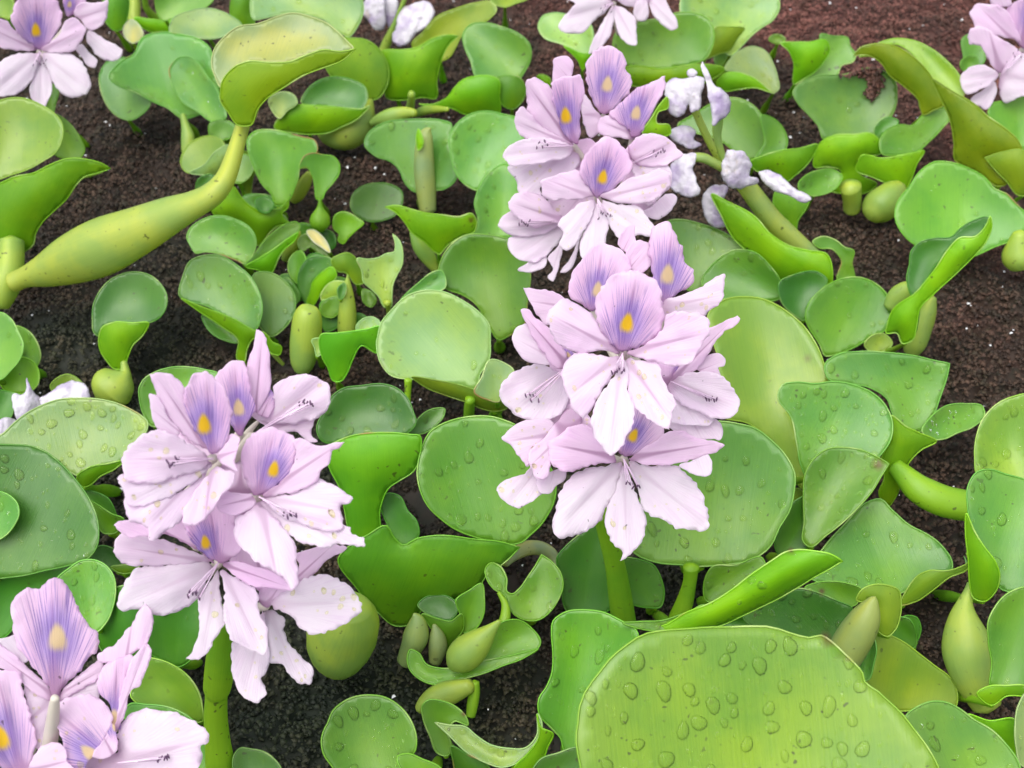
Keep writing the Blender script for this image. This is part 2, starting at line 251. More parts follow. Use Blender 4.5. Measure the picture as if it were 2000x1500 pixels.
DATA = """
L tl y 3 45 -20 0 | a -80,-60 60,-50 130,0 120,120 90,185 20,165 -80,150
L tl g 3 70 20 0 | a 1040,-60 1250,-60 1260,60 1240,180 1200,280 1120,300 1050,240 1000,120
T bk f 3 1 | 0 262,-30,10 263,0,11 262,32,12 264,60,12
T bk y 4 1 | 0 282,-30,5 283,5,6 290,22,7 305,36,9 325,40,10
L bk g 4 55 0 0 | A 870,-40 1100,-40 1190,0 1150,40 1060,70 960,110 900,110 870,40
L bk u 2 85 0 0 | A 750,100 830,105 960,120 1040,130 940,180 850,180 790,150
L bk w 1 60 -30 0 | A 690,150 730,110 790,160 800,200 740,240 700,210
L bk g 2 70 10 0 | A 1285,30 1300,-30 1420,-30 1400,60 1420,130 1340,150 1290,100
L bk p 4 35 0 0 | A 945,180 960,110 1060,60 1190,50 1290,90 1350,140 1260,200 1200,215 1060,205
L bk p 5 42 10 5 | A 1395,20 1420,-60 1700,-90 2000,-60 2030,60 1990,160 1960,200 1800,110 1620,70 1480,100 1420,110
W wt 0 | B 160,60 200,-20 280,-40 290,60 280,170 240,170 200,120
W wt 0 | B 290,60 310,-30 360,0 350,100 320,160
T wt f 5 1 | B 410,-30,12 380,50,14 350,130,18 300,240,26 270,330,28
W wt 0.3 | B 350,150 380,60 450,20 530,5 570,70 540,130 470,190 420,240 370,260 330,220
L wt y 3 30 30 0 | B 880,0 960,40 1020,20 1090,-10 1050,-40 900,-30
L wt o 3 60 -25 0 | B 440,250 500,180 570,100 680,50 800,15 880,10 915,50 880,100 780,150 720,200 690,260 650,320 600,340 560,330 470,290
L wt u 2.5 82 0 0 | B 270,290 400,275 470,265 560,215 650,195 700,200! 640,260 600,350 580,450 575,550 500,545 430,555 300,545 290,400
T wt f 2 0 | B 440,520,20 430,600,24 400,650,30
L wt y 2.5 75 10 0 | B -60,200 40,205 100,210 200,230 270,290 310,380 300,480 250,550 190,560 100,520 0,440
L ct m 2.5 48 0 8 | B 725,190 760,140 850,125 940,150 1040,190 1100,250 1105,330 1070,400 1040,440 950,430 880,430 800,430 770,340 735,260
L ct g 1.5 70 10 0 | B 920,430 980,420 1040,430 1075,490 1060,560 1000,610 950,590 925,520
L ct u 1.5 85 -5 0 | B 480,580 560,580 640,540 680,490 730,445 800,425 880,425 920,440 930,540 930,630 840,640 740,640 650,600 560,600
T ct f 1.5 0 | B 640,610,12 560,610,22 500,620,25 460,640,15
T wt b 2 0.5 | B 210,560,16 190,620,45 140,700,85 70,740,100 0,740,80 -60,720,40
T wt f 1.5 0.5 | B 460,630,20 400,630,35 320,650,45 250,670,30 210,690,15
L mc m 2.5 42 -25 0 | A 560,400 600,340 680,320 850,520 835,590 790,640 730,670 660,650 600,590 560,500
L mc m 3 44 20 6 | A 610,440 690,330 750,300 790,215 880,180 1000,190 1110,220 1170,270 1185,350 1220,470 1210,580 1110,640 1020,665 930,600 840,560 740,510 660,480
L mc m 3.2 40 -35 6 | A 950,370 990,325 1060,320 1110,360 1160,430 1200,480 1235,560 1260,660 1200,680 1100,620 1020,570 970,490
L mc g 1 60 0 0 | A 1170,690 1260,670 1310,700 1315,750 1260,780 1180,775
T mc f 2.5 1 | A 1020,640,18 1035,700,24 1050,770,38 1045,850,32
L mc y 1 40 -20 0 | A 1010,920 1030,830 1110,770 1180,760 1250,800 1260,850 1190,900 1110,960 1040,960
+ p 78 0 2 | A 1060,965 1140,920 1210,840 1280,810 1330,850 1290,930 1240,970 1130,975
L mc y 1.5 70 30 0 | A 1330,830 1380,850 1425,930 1410,1000 1390,1100 1340,1020 1310,950
L tl g 4 50 10 2 | A 240,600 290,470 320,480 310,580 290,640
F tl -0.6 140,40 a
P b:680,40:p | a 620,-60 760,-80 840,-20 830,60 740,130 660,160 630,80
P n | a 720,120 800,20 900,20 990,20 1050,0! 1060,50 1040,180 1000,240 940,290 870,290 800,220
P n | a 860,300 920,320 1020,380 1120,430 1200,480! 1180,560 1110,600 1040,590 960,560 890,470 840,380
P n | a 740,470 800,430 860,500 950,600 930,660 870,650 800,560
F tl 1.0 77,100 a 78,120
P n | a -60,190 0,190 60,200 130,280 240,360 370,480 200,500 60,480 -60,440
P b:350,290 | a 110,180 130,80 170,0 240,-60 380,-80 500,-40 580,50 600,180 560,300 480,420 390,490 300,430 200,340 140,250
P n | a 400,490 480,420 580,330 640,200 720,170 800,230 840,290 820,360 760,460 700,510 600,515 480,510
P n | a 385,540 440,640 510,800 510,880 470,980 430,1050 370,1010 310,960 290,880 320,760 350,640
P n | a 370,520 300,520 150,530 40,580 -40,640 -40,930 60,945 150,920 240,860 330,740
P n | a 420,530 540,520 660,520 760,560 830,640 870,740 890,860 840,920 740,950 640,940 560,880 500,780 450,650
L le g 2 60 30 0 | A 320,640 380,680 440,760 470,850 450,880 380,890 300,860
L le y 3 46 0 0 | A -60,640 -40,580 40,550 130,550 220,580 300,630 345,690 345,780 310,850 240,900 150,950 60,980 -40,1010
+ u 84 0 0 | A -60,1050 0,1020 80,985 180,970 280,920 380,885 480,890 560,910 615,940! 540,965 470,990 420,1040 370,1110 310,1170 240,1240 200,1310 190,1360 120,1420 100,1500 -40,1500
T le f 2 0 | 0 22,470,24 20,510,26 10,550,32 -10,590,30
L wt d 2.6 50 0 0 | A 1680,570 1700,520 1760,460 1850,430 1950,440 2040,490 2050,560 2020,610 1900,600 1800,590 1700,590
+ u 84 0 0 | A 1530,710 1560,650 1640,590 1750,590 1850,595 1950,605 2030,605 2060,590 2000,660 1900,710 1840,740 1750,750 1640,740
L wt p 2 60 -10 0 | A 1500,560 1560,515 1640,530 1660,570 1600,620 1560,660 1520,620
L cm d 0.7 57 -17 0 | 0 547,405 531,427 505,430 480,426 462,405 478,382 505,379 529,383
L cm g 0.7 59 5 0 | 0 594,472 578,488 560,493 536,491 525,472 541,455 560,450 583,452
L cm n 0.7 42 13 0 | 0 637,522 628,536 612,548 589,541 586,522 595,507 612,495 634,502
L cm d 0.7 66 5 0 | 0 602,562 597,583 572,587 554,576 541,562 546,540 572,536 589,547
L cm g 0.7 47 -13 0 | 0 685,560 673,575 655,578 636,575 624,560 636,544 655,541 673,544
L cm d 0.7 55 9 0 | 0 733,640 729,661 705,666 687,654 676,640 680,618 705,613 722,625
L cm n 0.7 55 0 0 | 0 656,470 654,482 640,489 626,481 623,470 625,457 640,450 653,458
L cm g 0.7 44 -11 0 | 0 496,330 488,345 470,358 445,350 443,330 451,314 470,301 494,309
L cm n 0.7 56 -1 0 | 0 566,330 558,345 540,358 515,350 513,330 521,314 540,301 564,309
L cm d 0.7 61 24 0 | 0 466,420 462,434 445,445 425,436 423,420 427,405 445,394 464,403
L cm g 0.7 64 12 0 | 0 623,455 618,470 600,472 587,466 576,455 581,439 600,437 612,443
L cm d 2 58 0 0 | b 130,560 150,480 260,450 270,520 200,580 140,600
T cm f 1.5 0 | b 1020,430,25 985,500,50 930,600,50 890,650,30
L cm g 1.6 58 -8 0 | b 530,170 580,110 700,90 830,120 960,150 1060,180 1080,250 1060,290 980,330 940,400 930,470 900,550 860,640 800,690 750,690 720,600 650,520 600,430 560,330 530,240
L cm g 1.6 60 20 0 | b 980,300 1050,275 1130,290 1200,300 1250,360 1250,430 1200,510 1140,580 1110,640 1085,640 1060,530 1040,450 1000,390 940,390 960,330
T cm k 1.5 0 | b 1100,630,10 1100,700,26 1100,770,72 1098,830,78 1095,880,40
L cm u 1.2 78 10 0 | b 380,520 430,540 480,610 560,690 650,730 740,720 800,700 850,640 850,700 800,750 830,800 860,820 760,850 680,930 620,1000 560,900 480,830 330,790 260,740 300,640
+ p 82 20 0 | b 680,880 760,800 810,760 850,810 760,870 690,960 640,990
T le b 9 2.5 | 0 475,240,14 465,275,15 455,310,17 440,350,20 415,380,24 380,400,27 330,422,37 270,450,47 200,480,56 140,505,49 90,527,34 50,541,21 25,552,20
L le c 9.5 36 5 0 | A 1180,360 1200,270 1260,200 1330,150 1440,130 1530,100 1620,75 1720,90 1830,130 1900,190 1950,240 1975,265 1900,290 1800,285 1700,310 1600,345 1480,345 1380,350 1300,400 1230,490 1200,430
+ o 82 0 0 | A 1230,520 1240,450 1300,380 1380,345 1500,350 1620,345 1720,305 1800,280 1900,290 1990,270! 1920,330 1800,380 1700,420 1600,480 1500,540 1440,610 1400,700 1330,700 1270,620 1235,570
L cm m 1.4 46 -10 5 | b 60,920 80,870 150,810 230,775 350,770 450,800 540,850 590,920 600,1000 570,1080 520,1140 440,1110 300,1060 200,1050 130,1060 90,1000
T cm f 1.5 0 | b 930,890,25 890,980,55 850,1050,45 820,1110,25
L cm g 1.4 50 30 3 | b 510,1160 580,1080 660,970 760,880 860,820 920,815 945,850 930,890 840,950 740,1020 640,1080 560,1140
+ u 82 10 0 | b 520,1165 640,1090 760,1010 860,940 930,900 900,960 820,1030 770,1110 730,1200 700,1230 620,1190
L cm g 1 45 0 0 | b 930,960 980,910 1040,930 1090,990 1150,1030 1185,1060 1160,1085 1090,1060 1020,1010 970,1040 940,1020
L cm w 1.3 30 0 0 | b 1000,880 1040,875 1110,920 1170,1010 1180,1050 1110,1010 1040,960
L cm g 1 60 -20 0 | b 850,1180 870,1090 950,1040 990,1100 960,1180 930,1260 940,1300 870,1240
L cm d 1.2 58 -10 1 | b 930,1230 960,1150 1010,1100 1090,1085 1190,1110 1180,1170 1090,1220 1040,1290 1020,1370 1000,1460 960,1400 930,1310
L cm u 1.2 75 -30 0 | b 1020,1370 1040,1290 1100,1220 1200,1170 1230,1230 1180,1300 1120,1350 1080,1420 1040,1470 1000,1450
L cm f 1 75 0 0 | b 1130,1340 1200,1280 1300,1290 1280,1400 1180,1410 1110,1420
L cm y 1.5 70 15 0 | b 1190,1110 1250,1070 1320,1055 1390,1110 1430,1200 1440,1290 1380,1300 1330,1240 1300,1210 1240,1200
L cm p 1.6 58 10 3 | b 1390,1100 1480,1105 1560,1090 1620,1060 1680,1050 1690,980 1670,910! 1720,960 1745,1050 1740,1150 1700,1230 1670,1300 1660,1400 1650,1480 1610,1480 1560,1400 1500,1340 1440,1280 1430,1200
T cm f 1.4 0 | b 1625,1440,30 1635,1500,20 1640,1580,18
L cm d 0.8 45 10 0 | b 1340,650 1370,580 1450,525 1550,510 1660,525 1740,580 1745,650 1700,750 1600,800 1480,810 1400,770 1350,720
L cm u 0.6 62 0 0 | b 1200,820 1220,760 1280,735 1340,750 1400,790 1440,820 1380,880 1320,940 1280,985 1240,960 1250,910 1210,870
L cm d 0.8 62 0 0 | D 1790,260 1850,240 1890,270 1880,400 1820,420 1790,340
L cm g 0.8 60 0 2 | b 1100,1480 1150,1420 1250,1400 1260,1500 1200,1560 1120,1540
T cm f 3.2 0.3 | D 1720,275,8 1718,290,52 1715,340,78 1708,430,86 1700,520,82 1690,600,66 1685,645,40
L cm p 1 60 0 0 | D 1740,470 1790,460 1820,490 1810,530 1770,560 1755,510
T cm f 3.4 0.5 | D 1940,105,2 1938,150,18 1938,220,36 1938,300,48 1936,400,52 1934,480,40
L cm p 1 45 0 2 | E 130,400 170,350 220,340 265,375 260,400 190,430 140,430
+ v 84 0 0 | E -60,435 0,430 100,420 200,408 260,395 265,450 250,540 160,500 110,580 80,650 40,700 10,700 -30,620 -60,560
L cm d 0.8 55 0 0 | b 600,640 680,620 740,680 700,740 620,725
L cm g 0.8 62 -20 0 | b 850,1250 890,1290 925,1390 890,1440 850,1370
L cm d 0.7 58 20 0 | b 1240,1330 1290,1290 1300,1380 1260,1420
L cm g 0.7 50 0 0 | b 1440,1340 1500,1360 1540,1430 1500,1480 1440,1440
L cm d 0.6 50 0 0 | b 760,1290 830,1250 900,1310 940,1420 880,1470 800,1400
L ct m 2 46 0 10 | B 175,800 200,740 270,690 380,670 490,665 600,670 660,690 650,780 680,900 690,1000 610,1060 560,1060 450,1070 400,1020 370,950 320,900 240,870
L ct m 2 46 0 10 | B 650,760 690,690 760,640 860,622 960,640 1030,660 1060,750 1050,900 960,920 870,970 810,1060 740,1030 680,960 655,860
T ct r 4.5 1 | B 545,715,4 525,740,32 512,800,48 508,880,55 510,980,58 520,1080,55 530,1180,46
L ct u 3 70 -20 0 | B 465,790 480,720 500,760 500,820 480,840
L ct m 1.8 48 0 8 | B 790,1140 820,1040 880,960 960,915 1030,960 1080,1060 1100,1200 1040,1290 960,1330 870,1330 790,1320 810,1230
T ct f 2 0.2 | B 445,1290,18 485,1370,42 535,1440,42 575,1510,20
L ct u 2 80 8 0 | B 290,1155! 350,1145 430,1165 520,1190 620,1200 700,1210 780,1195 800,1230 790,1290 720,1320 640,1370 590,1420 560,1400 510,1350 440,1300 400,1240 340,1180
L tp p 4 40 15 6 | C 80,60 100,-40 300,-60 500,-60 620,-30 635,40 600,110 530,160 480,200 420,260 360,310 300,250 250,150
L tp y 3 75 20 0 | C 215,330 260,250 280,150 350,150 440,160 400,220 360,280 300,300
L tp m 2 45 0 0 | C 270,320 350,305 370,340 280,360
L tp p 3 40 -20 3 | B 1145,150 1170,90 1240,70 1330,90 1440,140 1450,240 1420,310 1340,270 1260,240 1180,210
+ u 80 0 0 | B 1290,255 1400,300 1440,300 1420,350 1395,390 1370,340
L tp g 3 56 0 4 | 0 1205,60 1290,35 1322,25 1352,25 1384,38 1394,60 1391,91 1377,115 1349,126 1300,132 1240,130 1200,110
+ u 84 0 0 | 0 1215,135 1250,128 1290,135 1340,128 1370,125 1415,135 1380,160 1330,170 1260,170 1220,160
L tp p 2.5 42 10 5 | C 330,390 360,330 420,280 490,260 550,280 600,350 625,430 630,500 600,520 540,470 450,420 380,400
+ u 82 0 0 | C 285,470 330,410 400,405 480,430 550,480 590,515 500,490 400,500 320,505
F tp -0.4 1262,-6 0
P n | B 1590,0 1680,-60 1800,-40 1760,20 1680,40
P n | B 1690,20 1680,90 1710,120 1750,110 1760,30 1740,-20
P n | B 1770,10 1790,90 1840,140 1890,170 1920,160 1920,110 1880,50 1840,-20
F tp 0.8 1198,6 0 1185,14
P b:1580,-80 | B 1560,0 1500,-80 1600,-140 1680,-60
P n | B 1560,10 1450,-20 1380,-30 1280,-10! 1350,20 1280,100 1260,160 1330,185 1400,180 1440,130 1520,70
P n | B 1570,30 1580,130 1600,200 1640,240 1690,255 1695,180 1690,110 1650,60
P n | B 1560,30 1530,80 1490,150 1450,230 1430,300 1490,270 1540,210 1570,120
L rt g 1.5 55 0 0 | C 575,220 600,195 640,195 670,220 650,240 590,235
L rt m 2 52 10 0 | C 865,190 930,200 1020,215 1030,260 1060,300 1050,340 980,370 960,420 830,440 760,460 800,380 860,260
L rt u 2 80 0 1 | C 640,240 720,235 800,235 900,230 915,280 880,350 820,410 770,440 720,470 715,350 690,290
L rt m 2.2 50 0 8 | C 710,510 740,470 830,425 950,420 1010,415 1080,390 1150,380 1220,400 1280,450 1290,530 1265,640 1220,700 1160,760 1060,755 960,760 880,780 850,700 800,640 740,580
+ u 84 0 0 | C 830,870 870,790 940,755 1050,750 1150,745 1200,790 1210,850 1100,880 1060,930 1090,980 1180,1030 1150,1060 1000,1080 920,1060 960,1010 980,960 900,930 830,930
T rt f 1.5 0 | C 1030,1040,60 1040,1110,52 1040,1170,48
L rt d 2 55 -10 0 | C 1160,740 1180,690 1240,655 1300,680 1290,700 1220,740 1190,780
L rt g 2 48 20 3 | C 1200,770 1240,720 1310,695 1380,700 1430,650 1500,610 1570,605 1595,640 1540,720 1470,790 1400,850 1300,865 1210,860
+ u 82 0 1 | C 1090,870 1200,880 1300,870 1400,850 1440,840 1400,920 1370,1000 1340,1050 1260,1030 1160,990 1060,940 1070,910
T rt f 1.5 0.5 | C 1320,1040,40 1280,1070,75 1230,1120,95 1180,1165,92 1145,1205,55
L rs m 2.5 50 0 0 | C 1660,210 1700,190 1760,230 1780,340 1700,400 1660,300
L rs g 2.5 60 0 0 | C 1645,350 1680,315 1740,320 1740,370 1690,400 1655,390
L rs y 3 50 -20 0 | C 1190,240 1270,215 1380,225 1480,270 1570,340 1640,420 1680,500 1660,540 1560,500 1480,440 1400,320 1300,250
+ o 78 -10 0 | C 1050,310! 1080,270 1150,245 1250,250 1330,280 1420,350 1490,440 1530,540 1545,590 1500,610 1440,640 1410,560 1330,480 1250,420 1200,350 1130,310
L rs g 3 55 -10 0 | C 1800,620 1820,580 1900,560 2020,500 2060,500 2060,800 1990,830 1900,720
F rs -0.8 1995,95 0
P b:2040,90:p | C 1900,60 1960,0 2060,-20 2120,80 2080,200 2000,270 1940,180
P n t0.7 | C 1810,-30 1900,-40 1930,30 1880,40 1820,30
P n t0.7 | C 1700,60 1730,30 1820,20 1900,60 1960,160 1990,260 1950,230 1850,200 1740,180 1710,120
F rs 0.6 1955,145 0 1990,105
P n t0.6 | C 1700,160 1760,150 1860,210 1960,270 1980,290 1900,400 1870,410 1800,330 1740,250 1700,250
P n | C 1870,420 1980,300 2060,300 2090,420 2060,520 1980,540 1890,570 1860,510
P n | C 1700,560 1760,510 1840,460 1850,500 1830,560 1790,610 1740,590
P n | C 1645,440 1690,380 1750,360 1800,370 1860,420 1830,460 1740,510 1690,530 1650,490
L rs o 3 80 -25 0 | C 1490,440 1560,480 1640,530 1720,580 1800,650 1900,720 1970,790 1990,840 1880,870 1790,880 1840,950 1900,1030 1860,1040 1760,980 1660,930 1620,900 1610,800 1580,650 1520,520
L rs y 2.5 78 -10 0 | C 1780,880! 1870,850 2000,840 2050,870 2050,1080 1970,1090 1900,1010 1840,950
L rb g 2.2 46 0 4 | C 1280,1170 1300,1110 1360,1040 1430,950 1500,905 1580,905 1680,935 1780,990 1840,1060 1900,1080 1980,1160 2020,1200 2000,1300 1940,1340 1840,1380 1740,1420 1640,1450 1500,1400 1400,1370 1330,1310 1290,1240
T rb f 1.5 0 | C 1980,1300,40 1970,1370,70 1970,1430,90 1985,1475,70
L ws g 2 52 -15 0 | C 70,690 150,640 250,580 360,545 440,560 520,620 560,700 555,780 540,860 490,890 400,860 330,800
L ws g 1.6 55 20 0 | C 540,640 600,660 660,720 680,790 660,850 580,870 500,890 550,800
L ws u 2 82 0 0 | C 470,910 540,870 640,840 740,830 850,810 830,860 780,930 720,980 680,1010 600,960 500,950
L rt g 1.6 44 20 4 | C 740,1030 780,980 850,950 930,945 985,985 960,1040 880,1085 800,1090 750,1070
L rt g 1.4 70 0 0 | C 600,1120 620,1060 740,1080 800,1110 780,1170 740,1230 720,1300 690,1290 690,1240 640,1200
W ws -0.6 | g 1390,760 1470,700 1560,710 1600,760 1580,800 1640,850 1560,885 1480,850 1420,820
W ws -0.4 | g 1525,280 1570,255 1610,290 1590,320 1530,310
T ws x 7.5 5.2 | C 140,560,20 165,620,22 200,700,22 260,820,22 320,910,24
T ws x 7.3 5.2 | C 295,620,30 290,690,30 288,760,24 310,850,20 335,910,22
T ws x 5.6 5.0 | C 60,960,10 120,890,22 200,880,27 260,905,26 330,945,24
W ws 0 | g 1350,460 1360,380 1410,340 1500,330 1600,310 1660,330 1640,450 1620,580 1560,600 1540,520 1510,600 1440,640 1390,600 1380,520
W ws 0 | g 1640,240 1650,200! 1700,280 1740,380 1820,430 1870,520 1850,610 1790,660 1740,700 1720,580 1690,460 1680,380
W ws 0.2 | g 1380,1050 1440,960 1520,920 1600,920 1590,990 1570,1040 1600,1120 1630,1230 1570,1260 1480,1240 1390,1180
W ws 0.4 | C 200,1120 240,1050 300,1030 350,1040 320,1130 340,1200 340,1260 280,1270 230,1230 210,1180
T ws x 5.4 1.2 | C 325,920,30 380,970,40 450,1040,52 520,1130,56 590,1220,58 680,1310,60 780,1405,60 860,1480,60
W ws 0.8 | C 520,960 560,950 640,980 720,1050 800,1090 815,1110 790,1130 700,1100 600,1060 540,1010
W ws 1.0 | C 310,960 340,830! 400,840 440,850 480,910 470,980 510,990 520,1010 470,1040 380,1050 320,1010
L ws m 2 46 -5 10 | C 20,1230 100,1225 200,1250 330,1300 440,1370 520,1400 450,1480 300,1500 240,1530 200,1650 100,1600 20,1500
L ws u 2 82 -20 0 | C 260,1080 340,1120 440,1170 510,1220 580,1300 690,1370 800,1400 900,1420 930,1500 920,1620 900,1570 830,1580 700,1600 620,1590 560,1520 480,1430 380,1330 310,1200
L ws g 1 58 10 0 | C 820,1350 870,1320 950,1340 1000,1380 1050,1400 1040,1460 1050,1560 960,1560 980,1450 930,1390 850,1380
L ct u 1 70 0 0 | g 360,310 410,305 460,340 450,400 380,380
L ct u 3 75 20 0 | g 1180,760 1250,640 1330,520 1370,480 1380,560 1300,600 1290,680 1390,700 1400,760 1320,790
L cl g 2 58 -10 4 | 0 857,540 865,500 885,475 909,460 951,458 996,469 1020,490 1035,530 1030,590 1020,640 995,655 975,665 955,640 935,600 900,575 870,562
L cl m 1.6 44 -10 6 | E 330,320 400,220 480,150 560,90 600,80 630,170 520,220 420,280
F sp -1.6 1177,225 g
P n k0.2 | g 480,250 490,180 540,160 610,170 640,220 630,300 600,380 490,380
P n k0.1 | g 690,430 740,470 800,560 860,640 850,740 780,800 720,700 700,570
P b:905,375:p k0.1 | g 735,280 760,180 830,100 920,75 1000,120 1040,180 1060,270 1095,350 1080,440 1020,510 940,590 870,620 810,540 770,460 745,370
F sp -0.6 1237,262 g
P n k0.1 | g 850,640 940,620 1060,640 1120,800 1010,800 920,790 840,760
P b:1130,600:p k0.1 | g 920,610 1000,530 1080,450 1140,405 1200,380 1240,370 1300,340 1360,310! 1350,420 1310,490 1270,580 1210,680 1150,780 1100,790 1060,720 1000,680
P n t0.9 k0.0 | g 540,980 620,850 760,800 860,900 820,1150 660,1220
P n t0.6 k0.0 | g 480,1200 640,1160 820,1220 820,1400 640,1480 500,1420 430,1320
P n t0.8 k0.0 | g 1040,960 1180,960 1280,1150 1260,1330 1150,1380 1060,1250
F sp 0.3 1120,285 g 1060,282
P n | g 270,400 280,350 340,325 400,350 450,390 510,460 560,600 600,740 640,840 480,780 330,680 280,580
P n | g 190,600 240,555 290,600 380,700 500,770 640,850 500,850 330,830 210,760
P b:580,620 | g 470,380 540,320 640,310 690,310 720,380 720,470 690,600 690,700 660,840 600,800 540,700 500,580 480,480
P n | g 130,1020 250,1000 400,970 560,920 650,890 690,960 660,1050 500,1130 380,1200 390,1250 300,1240 220,1230 190,1140
P n | g 95,950 110,880 180,830 300,800 450,800 560,830 640,880 600,940 480,970 350,1000 250,1020 150,1010
F sp 0.4 1232,320 g 1288,296
P n | g 1180,1390 1260,1320 1340,1250 1400,1230 1445,1250 1420,1340 1350,1410 1280,1435 1220,1410
P n | g 1020,920 1080,850 1150,790 1120,880 1100,960 1060,1020 980,960
P n | g 1100,980 1250,1000 1380,1010 1410,1100 1380,1200 1320,1260 1230,1330 1180,1300 1150,1200
P n | g 1090,960 1130,800 1200,765 1290,765 1370,800 1440,860 1490,930 1420,980 1330,1020 1200,1020 1120,1000
F sp 0.8 1108,432 g 1025,437
P n | g 540,1850 600,1760 650,1660 690,1560 670,1690 620,1820 570,1850
P n | g 440,1890 480,1820 440,1740 520,1640 570,1530 560,1660 530,1770 510,1860 480,1920
P n | g 205,1830 260,1790 330,1730 420,1680 420,1800 340,1840 270,1850
P n | g 130,1590 200,1560 330,1550 450,1500 580,1440 560,1560 490,1650 400,1740 300,1770 200,1740 140,1670
P n | g 50,1480 90,1410 160,1370 300,1440 590,1460 450,1530 300,1570 200,1570 110,1540
P n | g 130,1300 180,1240 270,1220 380,1240 440,1290 500,1370 590,1450 480,1470 300,1490 200,1420
F sp 1.8 1167,388 g 1180,420
P n | g 380,1150 480,1090 600,1060 690,1050 730,1130 820,1250 720,1270 560,1280 400,1260 390,1200
P b:870,1100 | g 830,1260 760,1190 700,1110 690,1020 740,920 820,840 900,780 980,830 1060,920 1090,1020 1050,1110 960,1190 880,1240
P n | g 850,1260 960,1190 1080,1110 1200,1080 1330,1040 1400,1090 1390,1180 1330,1240 1200,1310 1050,1310 930,1290
P n | g 820,1310 880,1350 920,1450 900,1560 870,1680 800,1750 710,1740 690,1640 740,1500 780,1400
P n | g 870,1290 960,1310 1060,1320 1150,1330 1220,1420 1270,1500 1250,1560 1130,1560 1010,1590 930,1480
P n | g 800,1290 700,1300 600,1380 540,1430 520,1480 560,1530 530,1640 580,1680 660,1620 740,1500 790,1400
L rb g 1.5 46 -15 6 | F 200,150 250,60 320,0 380,-30 500,-20 580,50 640,140 650,230 600,250 500,245 400,245 320,240 260,220
L rc d 1.5 55 0 0 | F 640,140 700,110 860,95 900,130 880,190 800,260 770,360 720,330 650,260
L rc g 1.8 50 10 6 | F 780,340 800,260 880,180 980,130 1080,120 1180,160 1250,240 1265,310 1240,400 1140,460 1050,510 950,550 890,560 860,500 800,400
T rd f 1.5 0.2 | F 1400,160,25 1340,190,50 1290,230,55 1250,290,40
T rd f 2.5 0.2 | F 1490,230,22 1460,310,52 1420,400,68 1390,490,66 1370,545,40
L rd f 1 60 0 0 | F 1110,500 1160,440 1220,435 1265,490 1220,530 1130,525
L rd d 3 58 -20 0 | C 1360,1480 1370,1400 1420,1350 1500,1330 1600,1320 1640,1280 1720,1230 1800,1215 1815,1250 1780,1300 1700,1330 1640,1345 1580,1390 1520,1460 1450,1560 1380,1660 1345,1560
+ u 80 -20 0 | F 1270,300 1400,200 1500,80 1580,-40 1640,-100 1730,-110 1800,-190 1810,-220 1820,-180 1790,-80 1720,0 1600,120 1500,210 1420,290 1400,400 1380,470 1320,490 1290,430 1230,430 1240,380
L sd d 1.2 45 0 2 | D 515,350 520,270 560,190 640,120 740,90 830,105 890,150 930,220 920,300 880,350 820,375 740,370 640,370 580,390 550,450 525,430
+ u 80 0 0 | D 550,470 570,400 640,370 740,375 830,375 800,440 740,500 710,570 690,625 640,630 590,580 560,530
T sd f 1.6 0.2 | D 690,590,18 698,640,28 690,665,55 665,700,102 630,735,122 600,775,100 575,810,50
L ml m 1.2 52 20 4 | D 1440,90 1520,95 1600,150 1645,230 1640,320 1590,400 1510,450 1440,380
L ml m 0.8 45 0 2 | D 1130,330 1200,340 1320,400 1330,480 1240,465 1170,420
T ml f 0.8 0 | D 1520,540,14 1550,575,12 1580,605,10
L ml m 1 46 -10 24 | D 1005,230 1020,110 1060,30 1130,0 1230,0 1320,50 1400,120 1450,220 1460,330 1420,420 1350,390 1250,330 1150,280 1060,255
+ u 82 0 0 | D 1010,235 1080,265 1200,310 1320,360 1420,415 1480,430 1520,480 1570,510 1560,550 1510,540 1460,480 1420,460 1380,520 1360,590 1330,580 1330,470 1230,390 1100,300
L lw g 1 52 20 3 | D 90,390 160,420 210,490 225,570 200,620 130,600 110,500
L lw u 0.8 60 0 0 | D 0,700 60,630 100,570 170,580 215,640 210,720 160,760 80,765 20,740
L lw m 2 50 -10 2 | D -40,330 0,315 60,350 100,420 130,500 110,580 60,640 0,690 -40,690
L lw d 1 50 0 0 | D -20,750 60,760 130,790 80,850 60,900 -20,920
L lw y 0.8 60 0 0 | D 280,730 320,680 380,660 440,690 470,730 400,760 310,770
W lw 0 | D -20,980 -10,920 50,900 90,920 60,980 0,1010
W lw 0 | D 80,880 80,770 130,770 150,680! 180,750 230,790 260,830 200,870 100,930
W lw 0.2 | D 220,800 260,770 330,720 420,695 480,720 500,790 440,830 330,840 240,850
L cl p 3 44 -5 3 | E 250,450 270,370 330,300 420,220 520,190 610,195 720,250 820,320 875,390 880,480 870,580 820,660 800,740 700,720 560,700 440,690 320,660 270,600
+ y 84 5 0 | E 440,675 560,690 700,720 800,750 900,790 970,850 920,865 840,855 740,815 620,775 520,735
T cl k 2.5 1 | E 420,690,22 418,760,18 416,830,18 420,900,18
L cl p 2.5 48 15 1 | E 790,760 830,680 880,580 960,600 1010,640 990,700 940,760 930,810 860,800
T cl k 2 0.5 | E 765,800,28 760,860,30 758,930,30
L gb d 2.5 46 0 9 | E -90,960 -60,880 -10,790 60,740 160,725 280,715 360,740 420,800 450,880 465,930 420,990 280,1000 150,1005 60,1030 0,1050 -60,1030
+ v 80 0 0 | E -40,1070 0,1045 80,1010 200,990 330,985 440,995 485,1000 490,1070 450,1200 380,1250 310,1300 265,1400 275,1600 245,1800 165,1780 95,1560 40,1300 -20,1180
+ m 50 30 1 | E 430,990 460,930 520,870 580,850 625,855 620,890 570,950 510,990
